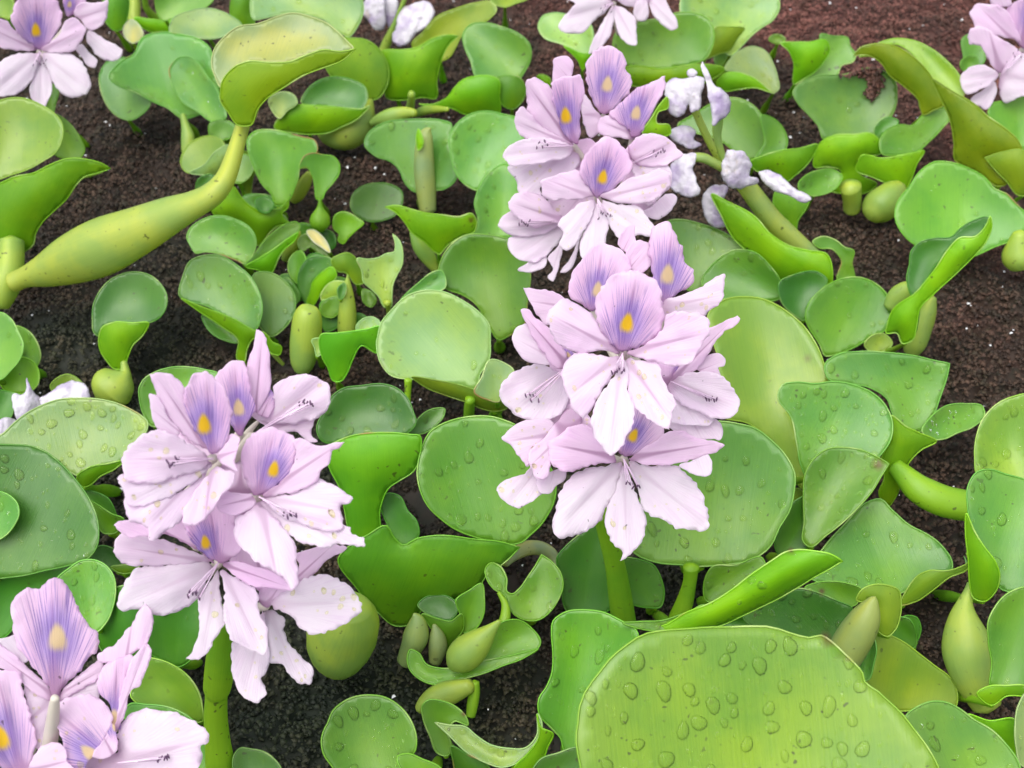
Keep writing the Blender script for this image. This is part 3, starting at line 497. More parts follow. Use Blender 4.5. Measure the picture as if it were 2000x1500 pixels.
L cn g 2.2 50 0 26 | 0 815,913 822,878 839,846 870,826 909,815 951,813 986,822 1014,836 1040,870 1085,940 1082,985 1060,1020 1035,1045 1020,1060 990,1064 950,1055 905,1040 870,1020 840,995 820,955
T cn w 2.5 0.8 | H 960,350,30 1000,310,40 1080,275,42 1160,275,40 1225,315,36 1245,390,30 1240,450,26
L cn n 1.5 60 -10 0 | H 1250,330 1300,260 1400,180 1490,110 1560,100 1600,400 1570,600 1520,630 1300,620 1280,560 1290,480 1260,400
L cn n 1.4 60 20 2 | H 1600,330 1720,340 1790,370 1830,440 1850,540 1830,600 1760,605 1680,590 1600,560
L gb d 2 55 -10 0 | H 270,20 300,-30 370,-20 420,70 465,120 475,210 440,240 390,255 340,210 300,130
+ v 84 0 0 | H 30,330 100,250 200,200 300,150 340,215 390,258 470,220 560,205 700,212 850,228 960,245 1045,268! 980,340 900,400 850,430 830,470 740,540 640,570 520,570 480,640 440,690 350,710 240,620 120,480
L tb g 1 38 10 9 | H 850,390 880,355 930,370 970,440 975,520 1000,530 1040,500 1090,430 1130,370 1165,310! 1220,350 1270,410 1285,480 1260,560 1200,640 1140,675 1060,670 1010,640 980,600 960,540 900,500 860,440
T tb k 1.2 0.6 | H 925,520,10 960,580,20 965,640,28 955,690,32
L tb g 1.5 60 15 0 | H 690,560 760,510 830,470 845,560 840,650 800,720 730,745 715,650
L tb d 1.6 40 0 0 | H 475,590 510,550 580,535 650,545 695,590 690,640 650,675 580,660 510,630
+ g 80 0 0 | H 500,640 580,665 660,680 720,640 730,720 680,790 620,860 580,820 560,740
T tb r 2 0.1 | H 455,640,10 470,680,45 465,760,72 440,830,62 400,910,45
T tb r 1.4 0.1 | H 565,700,10 580,760,42 585,830,52 570,910,35
L tb g 1 40 10 12 | H 840,920 870,800 940,690 1040,675 1110,720 1160,800 1140,840 1040,880 960,910 860,940
+ g 30 0 26 | H 415,880 430,840 480,860 520,920 600,945 720,930 850,900 960,880 1080,850 1150,830 1060,890 950,930 850,970 740,1000 640,1025 550,1030 480,1000 430,950
T tb f 2.2 0.4 | H 930,680,12 880,730,38 820,790,75 755,850,98 700,900,85 665,935,40
T tb k 1 0 | H 790,1020,28 790,1080,32 780,1150,32 770,1210,26
T tb f 1.2 0.1 | H 770,1040,40 690,1065,62 620,1090,74 560,1120,70 510,1150,50 475,1175,25
L y1 t 2 40 0 0 | F 250,300 330,240 450,230 540,240 650,290 750,370 830,480 880,590 915,690 850,740 720,740 680,800 710,900 750,1050 775,1150 760,1300 700,1200 600,1050 450,930 320,900 300,600
+ t 70 10 0 | I 690,60 740,-60 775,-20 765,40 720,85
L r1 m 1.6 46 5 20 | F 890,600 960,550 1080,535 1250,540 1400,560 1500,585 1585,600! 1570,680 1530,800 1490,900 1430,980 1350,980 1270,890 1240,800 1150,740 1000,710 910,690
L r1 m 2 40 30 7 | F 1430,980 1480,900 1560,840 1680,825 1770,840 1780,890 1720,950 1620,990 1560,1020 1500,1025
+ u 80 10 0 | F 1260,890 1340,950 1420,990 1510,1035 1430,1080 1360,1150 1320,1250 1280,1350 1240,1400 1190,1330 1220,1230 1200,1150 1250,1030
T r2 k 1.5 0.6 | F 1280,1170,45 1340,1230,62 1400,1290,78 1470,1335,86 1550,1370,88 1640,1390,88 1720,1400,85
L r1 m 1.2 28 0 14 | I 820,450 830,350 900,250 1000,140 1120,20 1200,0 1260,60 1340,130 1450,190 1540,260 1600,350 1600,400 1520,410 1440,430 1350,510 1300,530 1200,500 1100,510 1000,480 900,470
+ y 74 -20 0 | I 1310,590 1350,500 1420,420 1470,400 1560,400 1640,380 1690,350 1680,300 1700,330 1690,380 1580,440 1490,510 1400,570
L r1 m 2.6 46 -5 24 | F 625,780 650,720 720,705 830,715 950,700 1050,720 1160,770 1230,840 1265,920 1260,1020 1210,1100 1180,1130 1100,1130 980,1130 900,1130 830,1180 790,1240 760,1180 730,1050 700,900
L r1 d 1.8 60 0 0 | I 610,270 650,150 700,30 800,-20 850,130 790,270 700,300 630,310
L r1 g 2.6 40 -25 18 | F 780,1210 830,1130 900,1080 990,1070 1090,1080 1170,1115 1245,1160! 1200,1230 1150,1320 1080,1400 1000,1480 900,1560 800,1625 770,1600 775,1480 770,1350
L cn m 2.6 46 0 26 | 0 1405,822 1440,826 1475,838 1510,864 1538,895 1552,925 1550,960 1540,1000 1524,1030 1505,1065 1475,1090 1430,1103 1380,1105 1330,1104 1280,1098 1240,1080 1225,1060 1240,1000 1290,900 1350,840
T cn k 2.8 0.2 | I 142,378,46 140,400,42 135,460,38 115,550,46 85,640,56 60,710,60
T cn k 6 0.3 | 0 1175,1000,19 1190,1060,19 1202,1110,20 1212,1170,23 1222,1240,25
F cs -1.2 1160,607 e
P n k0.1 | e 990,230 1010,150 1060,90 1110,70 1120,160 1140,270 1060,290
P n k0.1 | e 1060,280 1120,200 1230,220 1240,400 1130,460 1080,420
P b:830,580:p k0.1 | e 595,600 620,500 660,400 730,310 830,225 920,235 1010,270 1070,340 1080,430 1000,520 900,640 800,750 700,700 630,660
P n t0.7 | e 245,565! 330,580 450,590 560,640 600,700 500,800 440,860 350,770 290,660
F cs -0.9 1295,600 e
P b:1375,460:p k0.1 | e 1230,330 1230,200 1250,110 1310,60 1390,50 1420,110 1460,190 1500,260 1510,360 1570,420 1580,500 1540,570 1440,620 1340,700 1290,600 1250,450
P n | e 1330,800 1340,690 1450,630 1570,590 1680,540 1760,480 1820,460 1815,560 1790,680 1720,740 1650,800 1500,820
P n t0.8 k0.0 | e 470,1060 600,1050 720,1120 720,1400 620,1500 500,1350
P n t0.8 k0.0 | e 1280,1120 1450,1100 1520,1180 1480,1400 1380,1480 1290,1320
P n t0.7 k0.0 | e 450,1560 640,1480 780,1600 760,1780 600,1880 450,1800
F cs 0.2 1310,745 e 1388,775
P b:1480,1190:p k0.1 | e 1310,1160 1400,1180 1480,1130 1550,1080 1530,1200 1420,1320 1370,1330
P n t0.5 | e 1600,1200 1700,1090 1780,1080 1830,1150 1820,1180 1770,1190 1790,1260 1700,1250
P n | e 1700,880 1790,850 1870,810 1920,780! 1945,800 1900,870 1830,900 1760,970 1700,1080 1600,1200 1480,1280 1390,1330 1420,1250 1500,1130 1600,1000
P n | f 1470,640 1560,600 1700,560 1725,640 1700,715 1610,715 1530,680
P n t0.3 | f 1370,320 1480,280 1600,300 1770,280 1810,380 1800,430 1700,430 1560,450 1440,380
P n | f 1370,180 1460,60 1600,150 1750,260 1700,320 1600,330 1480,310 1400,290
P n t0.2 | e 1380,1340 1500,1240 1620,1220 1760,1240 1860,1320 1920,1420 1940,1500 1900,1570 1820,1600 1700,1580 1550,1500 1440,1440
F cs 0.2 1110,715 e 1040,775
P n t0.2 | e 160,970 200,880 270,850 340,920 420,1080 470,1160 340,1160 250,1130 190,1060
P b:600,1090:p | e 500,1000 600,1040 660,1110 640,1200 560,1200
P n t0.9 | e 230,740 290,735 340,790 450,880 560,1030 590,1110 570,1200 500,1190 400,1070 320,960 270,840
P n t0.1 | f 65,80 100,-20 200,-110 340,-155 460,-130 560,-60 620,80 600,160 540,240 450,285 300,285 180,240 110,170
F cs 0.4 1105,845 f
P n t0.6 | f 80,410 130,370 200,300 330,280 460,280 500,330 400,450 330,560 280,640 220,580 160,500
P n t0.2 | f 45,830 70,770 150,730 260,700 330,620 400,620 430,720 390,850 300,920 220,965 120,930 60,880
P n t0.2 | f 360,720 450,690 580,670 580,740 500,800 460,850 390,860
P n t0.7 | f 290,540 400,430 520,280 620,190 690,230 700,330 560,480 470,600 430,730 360,740 310,650
F cs 1.2 1218,896 f 1236,948
P b:1110,400 | f 1040,570 980,500 990,400 1000,220 1060,100 1180,120 1300,240 1350,360 1340,440 1280,490 1160,540 1090,560
P n t1.0 | f 450,560 440,460 520,400 640,320 780,340 860,440 970,570 980,600 860,620 720,650 570,680 490,640
P n t1.0 | f 1070,590 1150,530 1280,440 1390,370 1480,370 1600,420 1750,450 1815,480! 1760,530 1640,570 1500,610 1300,635 1150,620
P n | f 1000,610 900,640 720,670 600,740 530,860 500,960 480,1080 490,1170 520,1200 620,1190 740,1160 850,1080 910,950 970,850
P n | f 1080,620 1250,635 1450,645 1540,720 1620,820 1660,930 1690,1040 1685,1120 1620,1150 1480,1130 1330,1070 1210,990 1160,880 1110,740
P n | f 1030,640 1090,760 1140,880 1190,1000 1200,1180 1170,1240 1100,1310 1060,1350 1000,1385! 1020,1320 950,1250 910,1180 885,1060 920,920 980,800
F cs 1.9 1216,690 e 1208,725
P n t0.7 | e 440,850 445,740 490,700 560,650 680,700 790,780 870,900 960,1020 1000,1070 850,1060 660,1080 560,1040 480,960
P b:1060,840 | e 1025,1060 930,1000 850,900 805,760 810,660 870,540 970,460 1080,430 1190,450 1280,520 1330,620 1350,740 1340,860 1290,960 1180,1020 1090,1050
P n t0.7 | e 1060,1080 1150,1030 1300,930 1350,850 1360,790 1480,755 1600,770 1690,820 1700,920 1650,1010 1600,1100 1540,1160 1440,1190 1300,1150 1150,1120
P n t0.45 | e 1000,1110 900,1100 750,1080 640,1090 570,1150 550,1240 560,1330 600,1420 640,1510 720,1590! 800,1480 870,1360 960,1230
P n t0.4 | e 1070,1120 1180,1140 1300,1150 1330,1250 1400,1400 1440,1450 1400,1560 1390,1680! 1300,1640 1190,1560 1110,1480 1070,1350
P n t0.15 | e 1030,1130 1080,1230 1060,1350 1110,1480 1110,1600 1060,1730 980,1840 920,1885! 880,1830 810,1750 780,1600 800,1490 890,1350 970,1230
L ls p 3 40 0 22 | D -60,1020 0,1000 80,930 200,850 330,800 480,795 600,810 720,850 790,890 820,920 780,1040 690,1140 600,1165 520,1190 440,1230 380,1200 300,1140 200,1090 100,1080
+ u 80 0 0 | D 430,1235 500,1180 600,1160 690,1145 640,1190 560,1230 500,1280 470,1290
L ls m 2.5 46 0 8 | D 775,740 800,690 860,650 940,625 1060,620 1150,635 1220,655 1240,720 1000,850 900,950 850,950 800,880 780,810
L ls d 1.5 60 0 0 | D 480,1310 540,1320 600,1350 640,1420 650,1490 600,1490 520,1400
L ls g 1.5 65 0 0 | G 480,0 560,40 620,80 690,112 640,190 580,190 530,100
L lb n 2 62 0 0 | G -40,430 200,400 400,380 400,520 240,600 100,700 -20,780 -40,760
L lb n 2 66 0 0 | G 540,740 600,620 640,500 720,480 860,620 870,880 780,1080 690,1020 600,900
L ls d 1.5 60 0 0 | G 500,330 560,260 640,280 700,330 680,400 560,360
L ls y 2 70 0 0 | G 620,380 680,368 780,372 720,412 650,404
L ls n 2 62 10 2 | G 840,640 960,600 1060,560 1140,520 1140,700 1100,830 1060,900 1000,935 920,905 850,870
L ls d 3.4 46 -5 24 | 0 -20,870 28,869 63,873 98,888 126,913 150,941 172,972 189,1010 194,1040 189,1070 168,1094 133,1106 88,1115 35,1125 -20,1130
L lb m 3 46 -10 4 | D -60,1320 0,1315 60,1340 100,1390 105,1440 80,1500 30,1560 -60,1600
L lb m 2.6 46 10 20 | G 320,440 380,390 450,345 520,340 590,370 635,430 645,510 630,600 590,690 540,740 480,700 400,600
L lb y 2 58 10 0 | G 730,1100 780,1000 830,890 900,900 990,940 1060,1000 1110,1080 1130,1170 1130,1240 1060,1240 900,1180 780,1150
L lb m 2.6 44 10 4 | G 690,1190 720,1145 820,1145 950,1165 1060,1220 1130,1300 1180,1400 1200,1500 1190,1560 1100,1560 1000,1400 800,1300
T ls k 8 0.2 | 0 438,1200,26 434,1260,29 428,1310,29 424,1345,27 423,1358,22 422,1400,23 426,1450,25 432,1500,30
T ls f 4 0.3 | 0 690,1185,35 684,1205,55 674,1230,66 665,1255,67 656,1283,50 650,1303,22
F sl -0.8 495,848 c 598,782
P n k0.1 t0.5 | c 1065,695! 1150,680 1300,690 1480,700 1590,690 1530,760 1520,860 1560,900 1480,890 1400,830 1300,830 1160,780
P n t0.3 | c 1170,700 1230,600 1250,480 1320,440 1420,415 1520,420 1610,470 1650,550 1640,630 1590,700 1540,740 1440,750 1350,770 1250,760 1150,740
P b:1240,480:p k0.1 | c 1120,700 1170,610 1200,500 1240,560 1245,640 1200,720
P n t0.9 k0.1 | c 1120,690 1060,560 1045,420 1050,320 1090,220 1105,130 1110,75! 1160,110 1190,200 1215,290 1215,380 1225,470 1200,560 1160,640
F sl -0.4 470,846 c
P b:985,650:p k0.1 | c 1000,850 940,800 920,650 880,520 815,440 850,390 920,330 1000,315 1040,360 1050,440 1080,540 1110,640 1080,720 1040,790
T sl q 13 12 | c 985,1090,18 985,1010,22 1000,930,24 1040,850,25 1090,790,20 1130,750,12
F sl 0.1 470,960 c
P n t0.8 k0.0 | c 430,760 600,700 820,820 990,1000 1000,1200 760,1260 480,1000
P n t0.9 k0.0 | c 820,1060 1000,1050 1180,1250 1200,1450 1050,1580 850,1450
P n t0.9 k0.0 | d 880,40 1020,60 1300,380 1420,600 1250,690 1000,560 880,400
F sl 0.9 520,1183 d
P n t0.6 | d 1180,780 1130,740 1140,650 1220,620 1330,640 1380,660 1290,720
P n t0.9 | d 1400,600 1420,480 1400,400 1500,360 1700,330 1770,350 1700,400 1620,450 1540,540
P n t0 | d 1220,760 1290,690 1400,600 1540,545 1650,550 1750,600 1830,680 1880,780 1860,830 1760,890 1660,950 1560,980 1460,960 1400,890 1330,830
P n t0 | d 1180,790 1260,820 1330,870 1310,940 1370,1060 1440,1140 1490,1180 1530,1270 1520,1320 1400,1320 1350,1270 1310,1210 1210,1180 1190,1000
P n t0 | d 1160,800 1190,1000 1210,1120 1190,1230 1160,1290 1180,1420 1110,1475 1010,1420 950,1320 935,1180 950,1030 1050,1020
F sl 1.2 427,1099 d 378,1160
P n t0.4 | d 80,370 100,290 150,250 300,260 480,310 640,370 780,450 650,470 480,480 280,485 150,470 95,420
P n t0.9 | d 800,460 680,370 560,300 440,250 300,270 200,270 80,190! 150,150 260,140 340,110 460,80 560,90 600,180 650,300
P b:745,310 | d 830,450 720,380 640,290 590,190 590,100 700,30 860,20 950,100 970,230 1000,380 930,440 880,460
P n t1 | d 870,470 960,450 1080,480 1220,520 1330,590 1380,650 1250,650 1120,640 1000,590 920,520
P n t0.1 | d 860,520 880,650 880,850 900,960 960,1030 1060,1080 1180,1110 1190,1080 1190,950 1130,800 1110,660 1030,600 930,540
P n t0 | d 830,510 780,600 700,680 695,780 700,900 680,1030 600,1160! 700,1160 760,1120 800,1020 880,920 870,750 850,620
P n t0.1 | d 800,480 640,470 420,480 270,490 180,560 130,660 110,780 150,810 210,790 330,820 480,835 600,790 680,720 740,620 800,530
F sl 1.5 506,970 c 567,1003
P n t0.2 | d 1150,20 1280,60 1450,100 1600,120 1740,180 1800,200 1800,250 1890,290 1895,340 1820,340 1700,330 1640,350 1520,340 1400,290 1260,180
P n t0.3 | c 1160,1300 1300,1290 1450,1240 1560,1170 1640,1190 1720,1240 1815,1310! 1780,1350 1730,1360 1740,1450 1740,1530 1600,1540 1400,1480 1230,1400
P n t0.9 | c 1090,1290 980,1270 880,1260 820,1290 840,1390 960,1430 1050,1390 1110,1340
P b:1240,1095 | c 1110,1290 1040,1200 1010,1100 1000,1000 1040,900 1110,830 1200,800 1320,820 1390,860 1400,960 1380,1080 1300,1180 1200,1260
P n t0.8 | c 1160,1290 1280,1200 1370,1080 1400,960 1370,890 1440,880 1560,930 1680,900 1755,900! 1720,950 1660,970 1650,1040 1580,1110 1560,1180 1440,1240 1280,1290
P n t0.4 | d 1100,40 1050,90 970,140 955,200 970,300 1040,380 1150,470 1230,510 1320,580 1370,660 1400,640 1420,500 1400,400 1380,300 1280,180 1160,60
F sl 1.5 416,896 c 338,902
P n t0.8 | c 340,410! 430,400 520,430 590,500 600,620 700,800 790,960 640,900 500,760 420,640 380,520
P n t0.6 | c 345,550 390,560 430,620 480,720 560,830 520,890 440,850 380,780 350,640
P n t0.3 | c 165,1310 280,1330 420,1300 600,1240 760,1090 730,1200 670,1330 590,1450 500,1530 440,1560 400,1610 345,1610 330,1530 200,1470 170,1400
P n t0.2 | c 115,1170 150,1130 200,1140 300,1160 460,1150 640,1120 790,1060 700,1160 560,1260 420,1330 280,1360 190,1350 150,1260
P b:735,770 | c 800,980 720,890 640,760 590,600 620,480 680,410 740,400 820,450 880,520 930,620 935,750 910,870 850,950
P n t0.7 | c 830,1010 880,930 940,840 990,870 970,980 960,1060 980,1110 900,1080
P n t0.4 | c 780,1040 640,920 520,850 400,810 300,840 200,910 140,1000 135,1080 180,1170 300,1200 450,1180 620,1140
P n t0.5 | c 820,1080 870,1100 960,1120 940,1220 860,1290 820,1370 760,1450 680,1500 590,1500 585,1400 640,1300 730,1180
L bc g 2 58 -5 0 | H 500,1150 520,1128 620,1130 700,1170 745,1220 755,1260 680,1240 640,1300 660,1370 640,1430 590,1420 540,1320 505,1230
L bc d 1.5 70 0 0 | H 660,1380 760,1430 860,1480 900,1560 700,1560 670,1450
L bc p 2.4 32 0 26 | H 570,1245! 650,1260 740,1270 800,1320 880,1370 980,1390 1080,1385 1140,1320 1145,1200 1165,1240 1155,1330 1090,1420 1030,1470 940,1495 850,1470 760,1420 660,1330
L bg u 2 80 0 0 | H 1140,1200 1160,1270 1230,1310 1200,1380 1140,1520 1000,1540 1020,1490 1090,1420 1150,1330
L bc g 3.2 46 0 18 | H -30,1250 0,1180 80,1120 180,1095 290,1105 380,1160 440,1250 465,1340 460,1400 440,1440 480,1500 460,1600 60,1600 0,1500 -50,1420 -60,1330
L bc g 3 50 20 0 | H 370,1430 420,1420 500,1450 600,1500 640,1560 450,1580
L bc d 1.2 46 0 3 | G 1300,1500 1310,1420 1340,1390 1400,1395 1470,1410 1530,1450 1570,1510 1500,1580 1320,1580
L bg g 4 50 -15 20 | H 1220,760 1230,680 1290,635 1400,620 1510,630 1590,670 1700,750 1680,850 1600,950 1500,1100 1450,1300 1400,1400 1300,1420 1270,1330 1220,1280 1150,1200 1150,1110 1190,1050 1225,960 1230,860
L rf g 2.2 52 -20 7 | I 230,570 225,430 260,380 380,370 540,330 560,420 460,500 340,560
L rf g 2.2 56 0 0 | I 780,490 850,465 950,460 1030,475 1090,500 1060,590 1000,600 900,560
L rf n 2.2 50 0 0 | I 150,690 260,655 400,650 500,660 620,730 400,730 250,730
L rf d 2.5 50 5 14 | I 430,650 480,590 560,530 650,505 760,500 870,530 960,570 1040,610 1000,700 950,780 920,840 860,840 780,840 700,800 600,760 500,720
L rf g 3.2 40 0 12 | H 1620,690 1720,683 1850,676 1940,645 2000,622 2070,590 2110,600 2020,680 1900,730 1780,735
+ u 78 -15 2 | I -60,720 0,700 100,640 230,590 350,520 480,420 600,340 680,290 740,280 830,290 930,310 990,345! 900,400 820,440 740,490 640,550 540,600 430,650 320,700 200,730 80,740
L rf d 1.2 60 20 0 | I 1330,655 1400,660 1425,720 1395,800 1370,730
L rf d 1.4 60 0 0 | I 1250,760 1290,660 1360,670 1390,720 1385,830 1330,810
L rf y 2.6 62 10 0 | I 1120,1010 1160,920 1170,830 1160,750 1230,755 1330,800 1410,860 1500,930 1590,1000 1630,1080 1620,1160 1500,1170 1380,1180 1290,1180 1220,1120
L rf m 2.8 58 -20 5 | I 1070,940 1110,850 1155,760 1175,830 1160,920 1125,1010 1090,1010
L rf y 3.5 66 10 0 | I 1065,560 1090,510 1150,480 1230,480 1300,510 1315,580 1310,650 1280,730 1240,765 1190,740 1180,660 1180,590
T rf r 5.5 3 | I 1170,545,4 1158,565,30 1125,640,75 1085,720,98 1040,800,105 1000,880,100 970,960,80
L r3 y 2 46 -10 9 | F 1725,1130 1735,1000 1780,900 1860,820 1940,785 2040,770 2100,900 2100,1200 2000,1260 1900,1240 1800,1220 1750,1230
T r3 f 3.5 0.4 | I 1705,470,22 1690,520,28 1672,580,45 1665,650,78 1672,740,118 1690,840,145 1720,950,138 1760,1070,110 1790,1160,80
L r3 m 3 46 -10 9 | I 1685,50 1690,-80 1740,-150 1800,-165 1900,-140 2060,-80 2080,300 2040,500 1930,520 1870,500 1830,380 1760,270 1700,140
+ u 82 -25 0 | I 1680,80 1720,170 1780,270 1840,350 1865,430 1840,520 1780,570 1720,550 1700,480 1690,350 1675,200
L r3 g 3 50 -15 3 | I 1800,780 1800,680 1840,600 1920,520 2020,490 2080,700 2060,1000 2000,1050 1900,1050 1820,1050 1820,900
+ u 70 0 0 | I 1740,1080 1800,1045 1900,1040 2020,1050 2050,1090 1900,1100 1820,1150
L r3 u 2.5 75 0 0 | I 1690,1200 1800,1235 1950,1235 1960,1300 1960,1440 1880,1380 1780,1290
L r3 p 3.6 55 -20 2 | I 1950,1260 1970,1150 2020,1080 2060,1100 2060,1500 1990,1490 1955,1380
L bg m 4 44 15 9 | I 1340,1210 1400,1160 1480,1130 1560,1135 1640,1170 1720,1230 1820,1290 1900,1370 1960,1450 1990,1540 1560,1600 1480,1480 1400,1330
L bg d 3.5 56 -10 0 | H 1100,1560 1120,1500 1160,1450 1250,1420 1380,1390 1420,1500 1360,1580
L bg z 5.5 46 3 75 | 0 1128,1412 1133,1378 1158,1332 1189,1290 1224,1262 1266,1237 1308,1229 1350,1226 1433,1222 1496,1225 1545,1238 1580,1245 1604,1239 1625,1252 1650,1276 1671,1297 1685,1315 1688,1332 1716,1350 1748,1381 1780,1416 1804,1447 1825,1483 1840,1530 1700,1580 1400,1590 1160,1570 1135,1500 1127,1450
F bl -1.2 108,1360 h
P n t0 k0.1 | h -40,570 50,540 110,520 170,600 220,700 150,740 60,680 -40,640
P n t0.4 k0.1 | h 180,860 280,920 380,980 350,1100 330,1250 310,1370 240,1330 210,1150 190,1000
P n t0.8 k0.1 | h 0,590 100,670 200,760 300,850 370,920 390,1010 280,970 180,890 60,800 -40,730 -40,560
P n t0.2 k0.1 | h 430,1030 520,950 650,870 740,790 720,920 720,990 620,1010 500,1030
P n t0.8 k0.1 | h 420,1010 460,920 540,850 640,770 740,710 760,780 700,860 600,920 500,980
P b:420,540:p k0.1 | h 385,990 370,920 320,860 250,780 180,680 110,560 90,440 85,330 110,250 150,200 200,175 260,190 310,170 360,115 430,110 490,150 530,230 590,330 620,400 640,460 720,520 730,570 710,640 640,700 580,800 500,870 440,940 420,1000
T bl q 11 8.5 | h 402,985,30 396,1040,40 388,1120,46 378,1220,52 368,1320,56 360,1400,56
F bl -0.6 225,1420 h
P n t0.8 k0.1 | h 715,680 760,640 850,590 920,490 970,440 1010,350 1060,295! 1110,360 1120,450 1110,530 1090,580 1000,650 900,710 800,730 720,720
P b:835,1130:p k0.1 | h 710,870 760,760 860,700 960,670 930,850 890,1000 870,1220 830,1180 800,1020 730,960
P n t0.7 k0.1 | h 850,1220 875,1000 920,830 990,670 1090,600 1105,650 1060,800 1020,910 960,930 930,1070
F bl 0.3 230,1490 h 318,1480
P n t0.3 | h 620,1450 760,1400 850,1380 860,1240 900,1150 1000,1090 1150,1065 1270,1080 1380,1130 1460,1190 1530,1250 1530,1310 1490,1330 1480,1420 1420,1540 640,1590
P b:650,1385:p k0.1 | h 440,1010 540,980 640,960 710,980 740,1000 800,1080 830,1150 760,1290 700,1400 640,1460 610,1560 500,1560 470,1350 430,1200
P b:840,1200:p k0.1 | h 680,1420 760,1290 830,1180 855,1260 845,1390 760,1430
F bl 0.5 40,1510 h
P b:5,1275 k0.1 | h -60,780 60,780 150,800 160,900 200,1050 240,1200 260,1300 230,1430 210,1540 100,1560 0,1500 -60,1380
P n t0.7 | h 200,1540 220,1470 310,1340 410,1310 480,1360 490,1450 600,1540 400,1580
"""
SPIKES = {'tl': (75, 330), 'tp': (1205, 260), 'rs': (1965, 330), 'sp': (1195, 690), 'cs': (1220, 1240), 'sl': (432, 1500),
          'bl': (95, 1790), 'ws': (1640, 560), 'wt': (745, 130), 'lw': (70, 850)}
# flower spikes belong to the rosette they grow from
ALIAS = {'cs': 'cn', 'sl': 'ls', 'sp': 'ct'}
PLANT_INFO = {
 'tl': ('pale lilac flower cluster with yellow eye above a rounded leaf beside the long swollen petiole', (60, 260)),
 'le': ('yellowing plant with one very long swollen petiole lying across the fern mat', (10, 590)),
 'bk': ('pale green rosette behind the cream topped yellowing leaf', (330, 60)),
 'wt': ('rosette with drooping withered lilac flower and a long yellow-green leaf', (740, 230)),
 'mc': ('mint green rosette with overlapping leaves between flower cluster and yellow curved petiole', (330, 260)),
 'cm': ('crowd of small young leaves and a rolled pointed leaf beside the swollen yellow petiole', (570, 620)),
 'ct': ('plant with lilac flower cluster and dewy rounded leaves beside a drooping withered spike', (1150, 520)),
 'tp': ('plant with white lower petals hanging over a broad green leaf near red-brown fern', (1230, 170)),
 'rt': ('rosette with broad mint leaf carrying brown fern crumbs beside red-brown fern', (1650, 360)),
 'rs': ('plant with ruffled lilac flower and arching olive leaves beside red-brown fern', (1930, 330)),
 'ws': ('leaning spike of shrivelled white-lilac flowers on thick pale green stalk', (1560, 480)),
 'rb': ('broad green leaf with dark scratches above a long folded leaf beside dark fern', (1900, 500)),
 'rc': ('smooth rounded green leaves beside the folded leaf with pale floats', (1600, 660)),
 'rd': ('long folded pointed leaf rising from pale swollen floats beside dark fern', (1780, 690)),
 'sd': ('small lone seedling with one spoon leaf on a round float', (235, 780)),
 'ml': ('pale green dewy leaf pair overlapping beside a pale cut stem', (480, 640)),
 'lw': ('rosette with grey shrivelled flower behind a large dewy pale leaf', (60, 800)),
 'cl': ('cupped pale yellow-green leaf with brown spots in front of a bright green blade', (870, 740)),
 'gb': ('bright green funnel shaped leaves next to the left side of a torn petal cluster', (770, 1200)),
 'cn': ('tallest lilac flower cluster with large round dewy leaves behind its stalk', (1220, 1240)),
 'tb': ('small plant with twisted dewy leaves, round float and brown stubs', (850, 1280)),
 'y1': ('large rounded yellow-olive leaf behind the tallest flower cluster', (1560, 960)),
 'r1': ('rosette of mint leaves covered in rain drops around a brown tipped leaf', (1600, 1070)),
 'r2': ('thick olive petiole lying on dark fern beside a dewy mint leaf', (1780, 980)),
 'ls': ('plant with ragged lilac flower cluster on thick jointed green stalk', (432, 1500)),
 'lb': ('dark green and mint leaves behind the flower cluster with tall pale yellow eyed banner', (160, 1330)),
 'bc': ('round dewy leaf beside a curled crescent leaf full of drops', (760, 1510)),
 'bg': ('plant with the largest broad yellow-green leaf beaded with rain', (1330, 1600)),
 'rf': ('tangle of folded leaves with a pinkish pointed bud behind the largest leaf', (1560, 1290)),
 'r3': ('plant with tall green swollen float beside dewy leaves and dark fern', (1900, 1400)),
 'bl': ('lilac flower cluster with tall pale yellow eyed banner and pale tube', (95, 1700)),
}
# ---------------------------------------------------------------- pixels to rays
CAM = np.array([0.0, 0.0, CAM_H])
FW = np.array([0, math.cos(PITCH), -math.sin(PITCH)]); UP = np.array([0, math.sin(PITCH), math.cos(PITCH)]); RT = np.array([1.0, 0, 0])
def ray(uv):
    uv = np.atleast_2d(np.asarray(uv, float))
    return FW + (uv[:, :1] - 1000) / FPX * RT - (uv[:, 1:2] - 750) / FPX * UP
def at_z(u, v, z):
    d = ray((u, v))[0]; return CAM + d * ((z - CAM_H) / d[2])
def at_y(u, v, y):
    d = ray((u, v))[0]; return CAM + d * (y / d[1])

def parse_pts(s):
    tok = s.split(); x0, y0, k = TILES[tok[0]]; pts = []; sharp = []
    for t in tok[1:]:
        sharp.append(t.endswith('!')); v = [float(q) for q in t.rstrip('!').split(',')]
        pts.append([x0 + v[0] * k, y0 + v[1] * k] + [q * k for q in v[2:]])
    return np.array(pts), sharp

